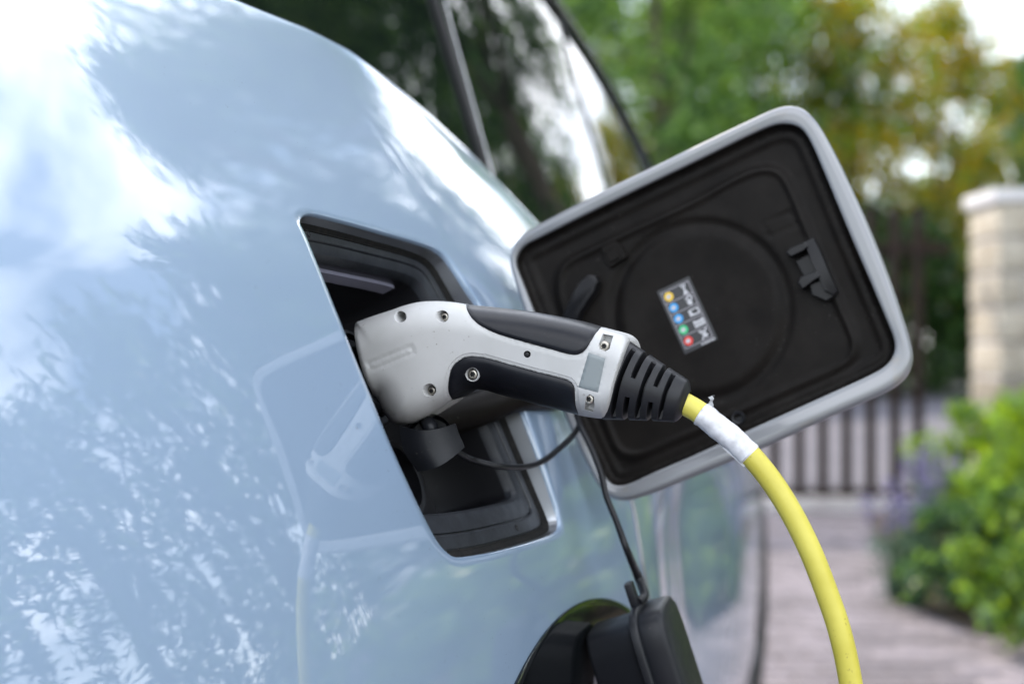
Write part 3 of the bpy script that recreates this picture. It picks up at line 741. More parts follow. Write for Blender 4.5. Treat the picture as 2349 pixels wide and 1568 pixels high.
# grips close along the outline
def snap(path, edge):
    a, b = path[0], path[-1]
    ia, ib = np.argmin(((edge-a)**2).sum(1)), np.argmin(((edge-b)**2).sum(1))
    seg = edge[min(ia, ib):max(ia, ib)+1]; seg = seg if ib < ia else seg[::-1]
    # path runs a -> b, then the outline runs b -> a
    seg = edge[ib:ia+1] if ib < ia else edge[ia:ib+1][::-1]
    path = path.copy(); path[0] = edge[ia]; path[-1] = edge[ib]
    return path, np.vstack([path, seg[1:-1]])
ugp, ug_poly = snap(ug, tc); lgp, lg_poly = snap(lg, bc)
def circ2(x, y, r, n=22, asp=1.0): a = np.linspace(0, 2*math.pi, n, endpoint=False); return np.stack([x+r*np.cos(a), y+r*asp*np.sin(a)], 1)
holes = {  # name: loop, depth, shrink, floor material
    'a': (circ2(918.5, 726.5, 14), .010, .78), 'b': (circ2(1014.5, 725.5, 14.5), .009, .8), 'c': (circ2(985, 894.5, 15.5), .008, .78),
    'd': (circ2(1084, 858, 15.5), .0035, .9), 'e': (circ2(1209.5, 812, 8), .004, .92),
    'f': (poly_resample([(1383,765),(1407,770),(1402,786),(1398,800),(1387,806.5),(1375,801),(1373,790)], 3.5), .0028, .9),
    'g': (poly_resample([(1343,921),(1344,910),(1352,903.5),(1362,909),(1364,931),(1361,944),(1340,938.5)], 3.5), .0028, .9)}
plate = poly_resample([(1350,808),(1388.5,821.5),(1372,900),(1326.5,888)], 4)
badge = poly_resample([(842,833),(944,791.5),(951,809.5),(851,851.5)], 3.5); badge_i = poly_resample([(847.5,835),(942,797),(946,808),(854,846)], 3.5)
def hloops(): return [L for L, *_ in holes.values()]
def plug_h(P):
    dt = np.minimum(pdist(P, np.vstack([tc]), False), pdist(P, bc, False)); de = pdist(P, ec, False)
    hh = .0272*(1-(1-np.minimum(dt/72, 1))**2.35)**(1/2.35)
    hh *= (1-(1-np.minimum(de/13, 1))**2.2)**(1/2.2)*.985+.015
    hh *= .9+.1*(1-(1-np.minimum(pdist(P, lc, False)/9, 1))**2)**.5
    hh -= .0012*sstep(1330, 1445, P[:, 0]) 
    du, dl = pdist(P, ugp, False), pdist(P, lgp, False); dg = np.minimum(du, dl)
    ing = inside(P, ug_poly) | inside(P, lg_poly)
    k = sstep(0, 12, dt)
    hh -= .0007*np.exp(-(dg/1.3)**2)*k
    hh -= .0005*k*np.where(~ing & (dg < 7.5), 1, 0)
    hh += .0006*sstep(0, 10, dg)*ing*k
    db = pdist(P, badge); dbi = pdist(P, badge_i); hh -= .0005*((db < .6) | (dbi < .6))
    dpz = pdist(P, plate); hh += np.where(inside(P, plate), .0003, 0) - .0004*(dpz < .6)
    return np.maximum(hh, 0)
def off_open(L, d):
    t = np.gradient(L, axis=0); t /= np.linalg.norm(t, axis=1)[:, None]; return L+np.stack([-t[:, 1], t[:, 0]], 1)*d
loops = [outl]+hloops()+[plate, badge, badge_i]
extra = []
for L in (tc, ec, bc):
    for d in (.35, 1.2, 2.6, 4.6, 7.5, 11, 15): extra.append(off_open(L, d))
for L in (ugp, lgp):
    for d in (-10, -7.9, -7.1, -3.5, -1.8, 1.8, 3.6): extra.append(off_open(L[2:-2], d))
E0 = np.vstack(extra); E0 = E0[inside(E0, outl)]
for L in loops[1:]: E0 = E0[pdist(E0, L) > 1.3]
hx = hexgrid(outl, 5.2, [outl, ugp, lgp]+loops[1:], 2.6)
def open_edges(loopset, opens, extra):
    vs, es = [], []
    for L in loopset:
        b = len(vs); vs += [Vector(map(float, p)) for p in L]; es += [(b+i, b+(i+1) % len(L)) for i in range(len(L))]
    for L in opens:
        b = len(vs); vs += [Vector(map(float, p)) for p in L]; es += [(b+i, b+i+1) for i in range(len(L)-1)]
    vs += [Vector(map(float, p)) for p in extra]
    v, e, f, *_ = delaunay_2d_cdt(vs, es, [], 0, 1e-4)
    return np.array([(p.x, p.y) for p in v]), np.array([t for t in f if len(t) == 3])
PV, PF = open_edges(loops, [ugp, lgp], np.vstack([E0, hx]))
cen = PV[PF].mean(1); keep = inside(cen, outl)
for L in hloops(): keep &= ~inside(cen, L)
PF = PF[keep]; cen = cen[keep]
iu, il, ipl = inside(cen, ug_poly), inside(cen, lg_poly), inside(cen, plate)
PH = plug_h(PV)
plug_root = gpx(1415, 868)
plug = empty('charging_plug', tuple(plug_root), 'white and black charging plug on a yellow cable, pushed into the car port', 'charging plug')
def plug_piece(name, mask, mat, shift=0.0, both=True):
    f = PF[mask]; v, f = sub(np.c_[PV, PH], f)
    front = gpts(v[:, :2], v[:, 2]+shift); n = len(v)
    fr = f if np.cross(front[f[0]][1]-front[f[0]][0], front[f[0]][2]-front[f[0]][0])@GN < 0 else f[:, ::-1]
    vs = list(front); fs = [tuple(t) for t in fr]
    if both: vs += list(gpts(v[:, :2], -v[:, 2]-shift)); fs += [tuple(t[::-1]+n) for t in fr]
    return vs, fs
vs, fs = plug_piece('housing', ~iu & ~il & ~ipl, M['white'])
fm = [0]*len(fs)
# walls and floors of the recesses (front side and mirrored back side)
def recess(L, depth, shrink, side):
    hh = plug_h(L); c = L.mean(0); hc = float(hh.mean())
    r0 = gpts(L, hh); c3_ = r0.mean(0); n = len(L); off_ = (r0-c3_)@GN
    r1 = c3_+(r0-c3_)*(shrink*.5+.5)+GN*.0012
    r2 = c3_+(r0-c3_)*shrink-np.outer(off_*shrink, GN)+GN*(depth+max(0, off_.max()))
    if side < 0: r0, r1, r2 = [q-2*np.outer((q-GO)@GN, GN) for q in (r0, r1, r2)]
    P = list(r0)+list(r1)+list(r2)
    f = [(k*n+i, k*n+(i+1) % n, (k+1)*n+(i+1) % n, (k+1)*n+i) for k in (0, 1) for i in range(n)] + [tuple(range(2*n, 3*n))]
    return P, f, hc
for key, (L, dep, shr) in holes.items():
    if key in 'de': continue
    for side in (1, -1):
        P, f, hc = recess(L, dep, shr, side); b = len(vs); vs += P; fs += [tuple(b+i for i in q) for q in f]; fm += [0]*(len(f))
housing = mk('housing', vs, fs, [M['white'], M['dark']], plug, fmat=fm, sharp=42)
vs, fs = plug_piece('upper_grip', iu, M['grip']); mk('upper_grip', vs, fs, M['grip'], plug, sharp=50)
vs, fs = plug_piece('lower_grip', il, M['grip']); mk('lower_grip', vs, fs, M['grip'], plug, sharp=50)
vs, fs = plug_piece('rating_plate', ipl, M['plate'], both=False); mk('rating_plate', vs, fs, M['plate'], plug)
L, dep, shr = holes['d']; P, f, hc = recess(L, dep, shr, 1)
mk('screw_cup', P, f, M['white'], plug, sharp=42)
g = Geo(); hh = float(plug_h(np.array([[1084, 858.]]))[0]); c = gpx(1084, 858, hh)
g.lathe(c+GN*.001, -GN, [(0, .0044), (.0014, .0044), (.0019, .0041), (.0019, .0037), (.0005, .0036)], 28); g.make('screw_cup_rim', M['white'], plug)
L, dep, shr = holes['e']; P, f, hc = recess(L, dep, shr, 1); mk('plug_hole', P, f, M['dark'], plug, sharp=42)
g = Geo(); c = gpx(1210, 812.5, float(plug_h(np.array([[1209.5, 812.]]))[0])-.0035); g.lathe(c, -GN, [(0, .0019), (.002, .0019), (.0024, .0014), (.0024, .0001)], 18); g.make('hole_stopper', M['rubber'], plug)
def screw(x, y, hh, r=.0029):
    c = gpx(x, y, hh); g = Geo()
    g.lathe(c, -GN, [(-.002, r), (.0009, r), (.0014, r*.86), (.0016, r*.62), (.0016, r*.55)], 24)
    n = 24; axx = nrm(np.cross(GN, Z)); ayy = np.cross(GN, axx)
    star = [c-GN*.0016+(axx*math.cos(2*math.pi*k/n)+ayy*math.sin(2*math.pi*k/n))*r*(.52+.09*math.cos(6*2*math.pi*k/n)) for k in range(n)]
    low = [p+GN*.0012 for p in star]; rim = [c-GN*.0016+(axx*math.cos(2*math.pi*k/n)+ayy*math.sin(2*math.pi*k/n))*r*.62 for k in range(n)]
    low = [c+(p-c)*.8+GN*.0002 for p in low]
    P = rim+star+low; g.add(P, [(k, (k+1) % n, n+(k+1) % n, n+k) for k in range(n)], 0); g.add(P, [(n+k, n+(k+1) % n, 2*n+(k+1) % n, 2*n+k) for k in range(n)]+[tuple(range(2*n, 3*n))], 1)
    return g.make('screw', [M['steel'], M['dark']], plug, sharp=30)
hz_ = lambda x, y: float(plug_h(np.array([[x, y]], float))[0])
screw(1387, 793.5, hz_(1387, 793)-.0027); screw(1352, 915, hz_(1352, 915)-.0027); screw(1086, 858, hz_(1086, 858)-.003)
screw(1021, 727, hz_(1014, 725)-.0085, .0026); screw(991, 896, hz_(985, 894)-.0075, .0026)
# collar and gasket where the head meets the port
hd = nrm(gpx(905, 890)-gpx(815, 740)); hx_ = nrm(np.cross(hd, GN)); hx_ = hx_ if hx_@PN < 0 else -hx_
cm = (gpx(812, 752)+gpx(880, 935))/2
g = Geo()
def oval(c, ra, rb, n=40): return [c+hd*ra*math.cos(2*math.pi*k/n)+GN*rb*math.sin(2*math.pi*k/n) for k in range(n)]
R = [(.0005, .0262, .0235), (.001, .0292, .0275), (.0025, .0300, .0280), (.0045, .0300, .0280), (.0055, .0285, .027), (.007, .0285, .027), (.0075, .030, .028), (.010, .030, .028), (.011, .028, .026), (.055, .027, .025)]
P = [p for d, a, b in R for p in oval(cm+hx_*d, a, b)]; n = 40
g.add(P, [(k*n+i, k*n+(i+1) % n, (k+1)*n+(i+1) % n, (k+1)*n+i) for k in range(len(R)-1) for i in range(n)]); g.make('collar', M['rubber'], plug, sharp=30)

# strain relief boot
b0, b1 = gpx(1411, 870), gpx(1573, 922); bax = nrm(b1-b0); BL = np.linalg.norm(b1-b0)
bup = nrm(np.cross(bax, GN)); bup = bup if bup[2] > 0 else -bup
px_m = np.linalg.norm(gpx(1500, 900)-gpx(1501, 900))
r0_, r1_ = 96*px_m, 47*px_m
gro = [(.140, .198), (.290, .350), (.445, .505), (.592, .650), (.738, .792)]
us = sorted(set(list(np.linspace(0, 1, 60))+[x for a, b in gro for x in (a-.012, a-.002, a+.006, a+.02, b-.02, b-.006, b+.002, b+.012)]+[.004, .012, .985, .996]))
nt_ = 112; P = []
for u in us:
    for k in range(nt_):
        th_ = 2*math.pi*k/nt_                     # 0 = towards the photographer, 90 = up
        base = r0_+(r1_-r0_)*u**.92
        base -= .0022*(1-min(1, u/.02))**2 + .0035*max(0, (u-.93)/.07)**2
        for q, (a, b) in enumerate(gro):
            gdep = sstep(a-.004, a+.012, u)*(1-sstep(b-.012, b+.004, u))
            if gdep > 0:
                ph = th_ if q % 2 else th_-math.pi/2
                dist = abs((ph+math.pi/2) % math.pi-math.pi/2)     # angle from the two bridges
                half = .30 if q % 2 else .38
                base -= (.010-.004*u)*gdep*sstep(half, half+.07, dist)
            for e in (a-.03, b+.03): base -= .0
        P.append(b0+bax*BL*u+base*(-GN*math.cos(th_)*.93+bup*math.sin(th_)))
nu = len(us); fcs = [(i*nt_+k, i*nt_+(k+1) % nt_, (i+1)*nt_+(k+1) % nt_, (i+1)*nt_+k) for i in range(nu-1) for k in range(nt_)]
g = Geo(); g.add(P, fcs)
ce = b0+bax*BL; rr = [(1.0, 0.0, .0), (.8, .001, 0), (.78, -.003, 0), (.70, -.012, 0)]
rb = r1_-.0035; RP = [ce+bax*d+rb*q*(-GN*math.cos(2*math.pi*k/nt_)*.93+bup*math.sin(2*math.pi*k/nt_)) for q, d, _ in rr for k in range(nt_)]
g.add(RP, [(i*nt_+k, i*nt_+(k+1) % nt_, (i+1)*nt_+(k+1) % nt_, (i+1)*nt_+k) for i in range(3) for k in range(nt_)]+[tuple(3*nt_+k for k in range(nt_))])
g.add([b0+bax*.001+(r0_-.003)*(-GN*math.cos(2*math.pi*k/40)*.93+bup*math.sin(2*math.pi*k/40)) for k in range(40)], [tuple(range(40))])
g.make('strain_relief', M['rubber'], plug, sharp=38)

# cable with its wrapped tag
cpath = [(1540,908),(1568,924),(1605,946),(1660,988),(1718,1040),(1772,1106),(1818,1180),(1860,1265),(1897,1360),(1927,1450),(1952,1568)]
c3 = [gpx(*p) for p in cpath]
c3 += [c3[-1]+np.array(d) for d in [(.006, -.004, -.05), (.010, -.012, -.13), (.016, -.03, -.28), (.05, -.10, -.55), (.14, -.25, -.735), (.34, -.5, -.748), (.9, -.9, -.749), (1.8, -1.6, -.749)]]
g = Geo(); g.tube(c3, .00655, 26, res=170); g.make('cable', M['cable'], plug)
tagp = [gpx(*p) for p in [(1607,947),(1625,960),(1660,988),(1695,1018),(1722,1044)]]
pp = catmull(tagp, 40); g = Geo(); tg = np.gradient(pp, axis=0); P = []; nk = 40
for i in range(len(pp)):
    t_ = nrm(tg[i]); x_ = nrm(np.cross(t_, GN)); y_ = np.cross(t_, x_)
    for k in range(nk):
        a = 2*math.pi*k/nk
        r = .0070+.0007*max(0, math.cos(a-2.2))**3+.00018*math.sin(3*a+i*.35)+.00012*math.sin(i*.9+2*a)
        if i in (0, len(pp)-1): r = .0066
        P.append(pp[i]+r*(math.cos(a)*x_+math.sin(a)*y_))
g.add(P, [(i*nk+k, i*nk+(k+1) % nk, (i+1)*nk+(k+1) % nk, (i+1)*nk+k) for i in range(len(pp)-1) for k in range(nk)]); g.make('cable_tag', M['paper'], plug)
g = Geo()   # loose ends of clear tape
def strip(pts, wdir, wd, th=.00015):
    for i in range(len(pts)-1):
        a, b = pts[i], pts[i+1]; q = [a-wdir*wd, b-wdir*wd, b+wdir*wd, a+wdir*wd]
        g.add(q, [(0, 1, 2, 3)])
hq = .004
strip([gpx(1633,932,hq), gpx(1630,922,hq), gpx(1634,915,hq), gpx(1629,909,hq), gpx(1636,908,hq)], np.array([.0012, .0006, .0004]), 1)
g.make('tape_end', M['tape'], plug)
g = Geo(); strip([gpx(1662,1022,.003), gpx(1700,1056,.003), gpx(1711,1066,.003)], np.array([-.0012, 0, -.0012]), 1)
g.make('tape_end', M['tape'], plug)

# ------------------------------------------------------------------ rubber caps on their cords
def rbox_sections(c, ax, u, t, secs_, n=36, e=4.0):
    P = []
    for d, hu, ht in secs_:
        for k in range(n):
            a = 2*math.pi*k/n; ca, sa = math.cos(a), math.sin(a)
            P.append(c+ax*d+u*hu*math.copysign(abs(sa)**(2/e), sa)+t*ht*math.copysign(abs(ca)**(2/e), ca))
    m = len(secs_)
    return P, [(i*n+k, i*n+(k+1) % n, (i+1)*n+(k+1) % n, (i+1)*n+k) for i in range(m-1) for k in range(n)]+[tuple(range(n))[::-1], tuple((m-1)*n+k for k in range(n))]
Y0 = hit(1346, 1430, w_body)[1]-.004
cA = nrm([.915, -.27, .30]); cU = nrm(np.array([-.30, .0, .95])-cA*(np.array([-.30, 0, .95])@cA)); cT = np.cross(cA, cU)
tl = V(1350, 1431, Y0)
cc_ = tl-cU*.042
cap = empty('dust_cap', tuple(tl), 'black rubber port cap hanging from a cord against the car below the flap', 'rubber cap')
P, f = rbox_sections(cc_, cA, cU, cT, [(0, .036, .024), (.0008, .0385, .0265), (.003, .0395, .0275), (.030, .0405, .0285), (.0335, .042, .030)]); mk('stub', P, f, M['cap'], cap, sharp=50)
P, f = rbox_sections(cc_+cA*.0335-cU*.001, cA, cU, cT, [(0, .0455, .033), (.0008, .0475, .0345), (.0045, .0480, .0350), (.006, .0475, .0345), (.0066, .046, .033)]); mk('flange', P, f, M['cap'], cap, sharp=50)
P, f = rbox_sections(cc_+cA*.0400-cU*.001, cA, cU, cT, [(0, .045, .031), (.002, .0455, .0315), (.0135, .0452, .0312), (.016, .0445, .0302), (.0175, .042, .028)], e=5); mk('cover', P, f, M['cap'], cap, sharp=50)
tp = tl+cA*.0365+cU*.009
g = Geo(); g.box(tl+cA*.036+cU*.012, (.0028, .0085, .005), (cA, cU, cT), bev=.0012); g.make('lug', M['cap'], cap)
hin = gpx(1326, 962, -.01)
Yh = 1.0
cord2 = [V(1322, 950, 1.02), V(1336, 985, 1.0), V(1360, 1035, .985), V(1380, 1090, .975), V(1390, 1135, .97), V(1412, 1190, .965), V(1438, 1260, .955), V(1462, 1318, Y0+.01), V(1478, 1362, Y0), tl+cA*.0385+cU*.006]
g = Geo(); g.tube(cord2, [.0022]*6+[.0024, .003, .0034, .003], 12, res=60); g.make('cord', M['rubber'], cap)
Yc = float((gpx(985, 1010))[1])-.012
icap = empty('inner_dust_cap', tuple(V(985, 1000, Yc)), 'black rubber cap tucked under the white plug head inside the charge port', 'rubber cap')
le = catmull([V(x, y, Yc) for x, y in [(917,976),(919,1005),(930,1042),(958,1081)]], 14); re_ = catmull([V(x, y, Yc+.004) for x, y in [(1044,971),(1053,996),(1060,1012),(1065,1026)]], 14)
P = []
for sgn_, off_ in ((0, 0), (1, .0035)):
    for a, b in zip(le, re_):
        for k in range(17):
            u = k/16; P.append(a+(b-a)*u+np.array([0, -.007*math.sin(math.pi*u)+off_, -.003*math.sin(math.pi*u)]))
f = []
for q in (0, 1):
    for i in range(13):
        for k in range(16):
            v_ = [q*238+i*17+k, q*238+i*17+k+1, q*238+(i+1)*17+k+1, q*238+(i+1)*17+k]; f.append(tuple(v_) if q else tuple(v_[::-1]))
rimi = [k for k in range(17)]+[i*17+16 for i in range(1, 14)]+[13*17+k for k in range(15, -1, -1)]+[i*17 for i in range(12, 0, -1)]
f += [(rimi[k], rimi[(k+1) % len(rimi)], 238+rimi[(k+1) % len(rimi)], 238+rimi[k]) for k in range(len(rimi))]
mk('cap_shell', P, f, M['cap'], icap, sharp=50)
g = Geo(); g.lathe(V(985, 1005, Yc+.004), [0, 1, -.1], [(0, .015), (.02, .015), (.022, .013), (.022, .001)], 24); g.make('cap_body', M['cap'], icap)
g = Geo(); g.tube([V(1040, 1030, Yc+.006), V(1062, 1044, Yc+.012), V(1090, 1056, Yc+.03), V(1150, 1070, .90), V(1210, 1069, .94), V(1250, 1054, .97), V(1285, 1026, .99), V(1312, 1000, 1.005), V(1328, 975, 1.015), V(1322, 950, 1.02)], .0020, 12, res=60); g.make('cord', M['rubber'], icap)
g = Geo(); g.tube([V(975, 965, Yc+.02), V(985, 975, Yc+.005), V(990, 990, Yc+.003)], [.004, .005, .004], 10, res=10); g.make('tab', M['cap'], icap)

# ------------------------------------------------------------------ ground, drive, gate, pillar
def sheet(name, poly, z, mat, kind='structure'):
    o = mk(name, [(x, y, z) for x, y in poly], [tuple(range(len(poly)))], mat, smooth=False); o['kind'] = kind; return o
sheet('ground', [(-200, -200), (200, -200), (200, 300), (-200, 300)], -.03, M['lawn'])
sheet('road', [(-40, 8.25), (60, 8.25), (60, 33), (-40, 33)], -.012, M['asphalt'])
drive = sheet('driveway', [(-7, -8), (3.4, -8), (3.4, 8.05), (-7, 8.05)], -.022, M['sand'])
def paver_mesh(seed):
    r = random.Random(seed); a, b, hgt = .0965, .0465, .0
    j = [r.uniform(-.0012, .0012) for _ in range(4)]
    v = [(-a, -b, -.02), (a, -b, -.02), (a, b, -.02), (-a, b, -.02), (-a, -b, -.005), (a, -b, -.005), (a, b, -.005), (-a, b, -.005),
         (-a+.004, -b+.004, j[0]), (a-.004, -b+.004, j[1]), (a-.004, b-.004, j[2]), (-a+.004, b-.004, j[3])]
    f = [(8, 9, 10, 11)]+[(4+i, 4+(i+1) % 4, 8+(i+1) % 4, 8+i) for i in range(4)]+[(i, (i+1) % 4, 4+(i+1) % 4, 4+i) for i in range(4)]
    return v, f
pm = []
for k in range(4):
    v, f = paver_mesh(k); pm.append(mesh_data('paver', v, f, [M['paver']], smooth=False))
cells = []
for j in range(-40, 80):
    for i in range(-18, 16):
        x, y = (i+.5*(j % 2))*.2+.1, j*.1+.05
        if y < 8.0 and -3.5 < x < 3.3: cells.append((x, y))
def vis_score(c):
    x, y = c
    if y < 3.7: return -1
    px = CX+F*x/y; lim = CX+590
    if px < lim-40 or px > 2290: return -1
    return 1/y**2
cells.sort(key=lambda c: -vis_score(c))
near = [c for c in cells[:300] if vis_score(c) > 0]; rest = cells[len(near):]
for k, (x, y) in enumerate(near):
    o = bpy.data.objects.new('paver', pm[k % 4]); link(o, drive)
    o.location = (x, y, rng.uniform(-.0015, .0015)); o.rotation_euler = (0, 0, (k*7 % 2)*math.pi+rng.uniform(-.008, .008))
v0, f0 = paver_mesh(9); v0 = np.array(v0); f0 = np.array(f0)
RV = np.concatenate([v0+np.array([x, y, rng.uniform(-.0015, .0015)]) for x, y in rest]); RF = np.concatenate([f0+12*i for i in range(len(rest))])
o = bpy.data.objects.new('pavers', fast_mesh('pavers', RV, RF, [M['paver']])); link(o, drive); o.location = (0, 0, 0); o['kind'] = 'stuff'
sheet('garden_bed', [(1.5, 4.6), (3.4, 4.35), (12, 3.0), (12, 7.85), (1.95, 7.85), (1.7, 6.4), (1.4, 5.3)], .012, M['soil'])
g = Geo(); g.box((.75, 8.05, .035), (1.75, .11, .045), bev=.01); g.box((5.9, 8.05, .035), (2.9, .11, .045), bev=.01)
o = g.make('kerb', M['kerb'], None, (.75, 8.05, 0)); o['kind'] = 'structure'

gate = empty('picket_gate', (1.2, 8.0, 0), 'dark brown gate of upright slats closing the end of the drive', 'gate')
sm = None; slat_v = None
xs = np.arange(-.55, 2.36, .1345)
g = Geo(); g.box((0, 0, 0), (.031, .011, .82), bev=.004); slat_me = mesh_data('slat', g.v, g.f, [M['slat']], smooth=True, sharp=30)
for x in xs:
    o = bpy.data.objects.new('slat', slat_me); link(o, gate); o.location = np.array([x+.012+rng.uniform(-.003, .003), 8.0, .075+.82])-np.array(gate.location)
for z in (.50, 1.475):
    g = Geo(); g.box((.95, 8.035, z), (1.52, .02, .035), bev=.004)
    if z > 1: g.make('rail', M['slat'], gate)
g = Geo(); g.box((.95, 8.03, .165-.06), (1.52, .016, .02), bev=.004); g.make('rail', M['slat'], gate)

def pillar(x, y, wd, hgt, label, cat):
    root = empty('stone_pillar', (x, y, 0), label, cat)
    courses = 9; ch = hgt/courses
    g = Geo(); g.box((x, y, hgt/2), (wd/2-.02, wd/2-.02, hgt/2-.01)); g.make('core', M['kerb'], root, smooth=False)
    for k in range(courses):
        off = rng.uniform(-.06, .06)+(.05 if k % 2 else -.05)
        for a, b in ((-wd/2, off), (off, wd/2)):
            g = Geo(); j = rng.uniform(-.006, .006, 2)
            g.box((x+(a+b)/2+j[0], y+j[1], (k+.5)*ch), ((b-a)/2-.006, wd/2+rng.uniform(-.006, .014), ch/2-.009), bev=.014)
            g.make('stone', M['stone'], root, sharp=50)
    g = Geo(); g.box((x, y, hgt+.035), (wd/2+.028, wd/2+.028, .035), bev=.012)
    P = [(x-wd/2-.02, y-wd/2-.02, hgt+.07), (x+wd/2+.02, y-wd/2-.02, hgt+.07), (x+wd/2+.02, y+wd/2+.02, hgt+.07), (x-wd/2-.02, y+wd/2+.02, hgt+.07), (x, y, hgt+.085)]
    g.add(P, [(0, 1, 4), (1, 2, 4), (2, 3, 4), (3, 0, 4)]); g.make('cap', M['stone_cap'], root, sharp=50)
pillar(2.84, 7.85, .48, 1.70, 'cream stone gate pillar with a pale cap beside the brown gate', 'pillar')
# fence that goes on beyond the pillar (seen mirrored in the car)
fen = empty('garden_fence', (5.0, 8.0, 0), 'brown slat fence running on from the stone pillar behind the shrubs', 'fence')
for x in np.arange(3.08, 8.4, .1345):
    o = bpy.data.objects.new('slat', slat_me); link(o, fen); o.location = (x-5.0, 0, .895)
g = Geo(); g.box((5.72, 8.035, 1.475), (2.7, .02, .035), bev=.004); g.make('rail', M['slat'], fen)
g = Geo(); g.box((5.72, 8.035, .13), (2.7, .02, .03), bev=.004); g.make('rail', M['slat'], fen)

# ------------------------------------------------------------------ foliage
def leaf_quads(C, L, asp=.45, droop=0.0, n=None):
    """diamond leaves at centres C with length L"""
    n = len(C); L = np.broadcast_to(L, n)[:, None]
    d = rng.normal(size=(n, 3)); d[:, 2] -= droop*1.6; d /= np.linalg.norm(d, axis=1)[:, None]
    q = rng.normal(size=(n, 3)); s = np.cross(d, q); s /= np.linalg.norm(s, axis=1)[:, None]; up = np.cross(d, s)
    a, b = C-d*L/2, C+d*L/2; m = C+up*L*.08
    Vv = np.stack([a, m+s*L*asp/2, b, m-s*L*asp/2], 1).reshape(-1, 3)
    return Vv, np.arange(4*n).reshape(-1, 4)
def blob_points(n, centres, radii, flat=.8):
    k = rng.integers(0, len(centres), n); d = rng.normal(size=(n, 3)); d /= np.linalg.norm(d, axis=1)[:, None]
    r = radii[k]*rng.random(n)**.45
    return centres[k]+d*r[:, None]*np.array([1, 1, flat])
def crown_mesh(name, n, hgt, rad, base, leaf, mats, droop=0.0, nblob=60, seed=0, shape=1.0, mixf=(1.0,), blob=.28):
    global rng
    rng = np.random.default_rng(100+seed)
    u = rng.random(nblob); a = rng.random(nblob)*2*math.pi; zz = base+(hgt-base)*rng.random(nblob)**.9
    t = (zz-base)/(hgt-base); prof = np.sin(np.clip(.18+t*.86, 0, 1)*math.pi)**.7*(.75+.25*shape)
    rr = rad*prof*np.sqrt(u)
    cs = np.stack([rr*np.cos(a), rr*np.sin(a), zz], 1); rb = rad*blob*(.6+.8*rng.random(nblob))
    C = blob_points(n, cs, rb)
    if droop > 0:   # hanging strings of leaves
        k = rng.integers(0, n//9, n); st = C[:n//9]
        C = st[k]+np.stack([rng.normal(0, .035, n), rng.normal(0, .035, n), -rng.random(n)*(.5+1.3*droop)], 1)
    Vv, Ff = leaf_quads(C, leaf*(.6+.8*rng.random(n)), .42 if droop == 0 else .26, droop)
    fm = rng.choice(len(mats), n, p=np.array(mixf)/sum(mixf))
    return fast_mesh(name, Vv, Ff, mats, fm), cs
def trunk_mesh(cs, hgt, base, r):
    g = Geo(); bend = rng.normal(0, .12, (4, 2))
    tr = [(0, 0, -.05), (bend[0, 0]*.3, bend[0, 1]*.3, base*.5), (bend[1, 0]*.6, bend[1, 1]*.6, base), (bend[2, 0], bend[2, 1], base+(hgt-base)*.45), (bend[3, 0], bend[3, 1], hgt*.93)]
    g.tube(tr, [r*1.25, r, r*.85, r*.5, r*.1], 10, res=14)
    for c in cs[rng.choice(len(cs), min(9, len(cs)), replace=False)]:
        z0 = base*.8+(c[2]-base)*.45; p0 = np.array([bend[1, 0]*.5, bend[1, 1]*.5, max(z0, base*.6)])
        g.tube([p0, p0*.45+c*.55+np.array([0, 0, -.1]), c], [r*.42, r*.25, r*.06], 7, res=8)
    return mesh_data('trunk', g.v, g.f, [M['bark']], smooth=True)
kinds = {}
def tree_kind(key, **kw):
    me, cs = crown_mesh('crown', **kw); kinds[key] = (me, trunk_mesh(cs, kw['hgt'], kw['base'], kw['rad']*.06))
def plant_tree(key, x, y, rz, s, label, group=None, name='tree', cat='tree', sz=1.0):
    root = empty(name, (x, y, -.02), label, cat, group)
    root.rotation_euler = (0, 0, rz); root.scale = (s, s, s*sz)
    cr = bpy.data.objects.new('crown', kinds[key][0]); link(cr, root)
    tr = bpy.data.objects.new('trunk', kinds[key][1]); link(tr, root)
    return root
tree_kind('bushy', n=15000, hgt=9.5, rad=3.2, base=.6, leaf=.21, mats=[M['leaf_mid'], M['leaf_dark']], mixf=(.62, .38), nblob=75, seed=1)
tree_kind('bushy2', n=15000, hgt=8.5, rad=3.0, base=.5, leaf=.20, mats=[M['leaf_mid'], M['leaf_lime'], M['leaf_dark']], mixf=(.5, .25, .25), nblob=70, seed=2)
tree_kind('gold', n=9000, hgt=8.0, rad=2.8, base=.5, leaf=.19, mats=[M['leaf_gold'], M['leaf_lime'], M['leaf_mid']], mixf=(.62, .2, .18), nblob=60, seed=3)
tree_kind('dark', n=15000, hgt=10.0, rad=3.1, base=.5, leaf=.22, mats=[M['leaf_dark'], M['leaf_mid']], mixf=(.75, .25), nblob=75, seed=4)
tree_kind('droopy', n=5000, hgt=7.2, rad=2.7, base=1.0, leaf=.28, mats=[M['leaf_dark'], M['leaf_mid']], mixf=(.8, .2), nblob=90, seed=5, droop=.25, blob=.3)
tree_kind('droopy2', n=4400, hgt=6.6, rad=2.5, base=1.0, leaf=.28, mats=[M['leaf_mid'], M['leaf_dark']], mixf=(.3, .7), nblob=80, seed=6, droop=.25, blob=.3)
tree_kind('willow', n=30000, hgt=9.6, rad=3.1, base=4.5, leaf=.16, mats=[M['leaf_dark'], M['leaf_mid']], mixf=(.75, .25), nblob=60, seed=8, droop=.5, blob=.2)

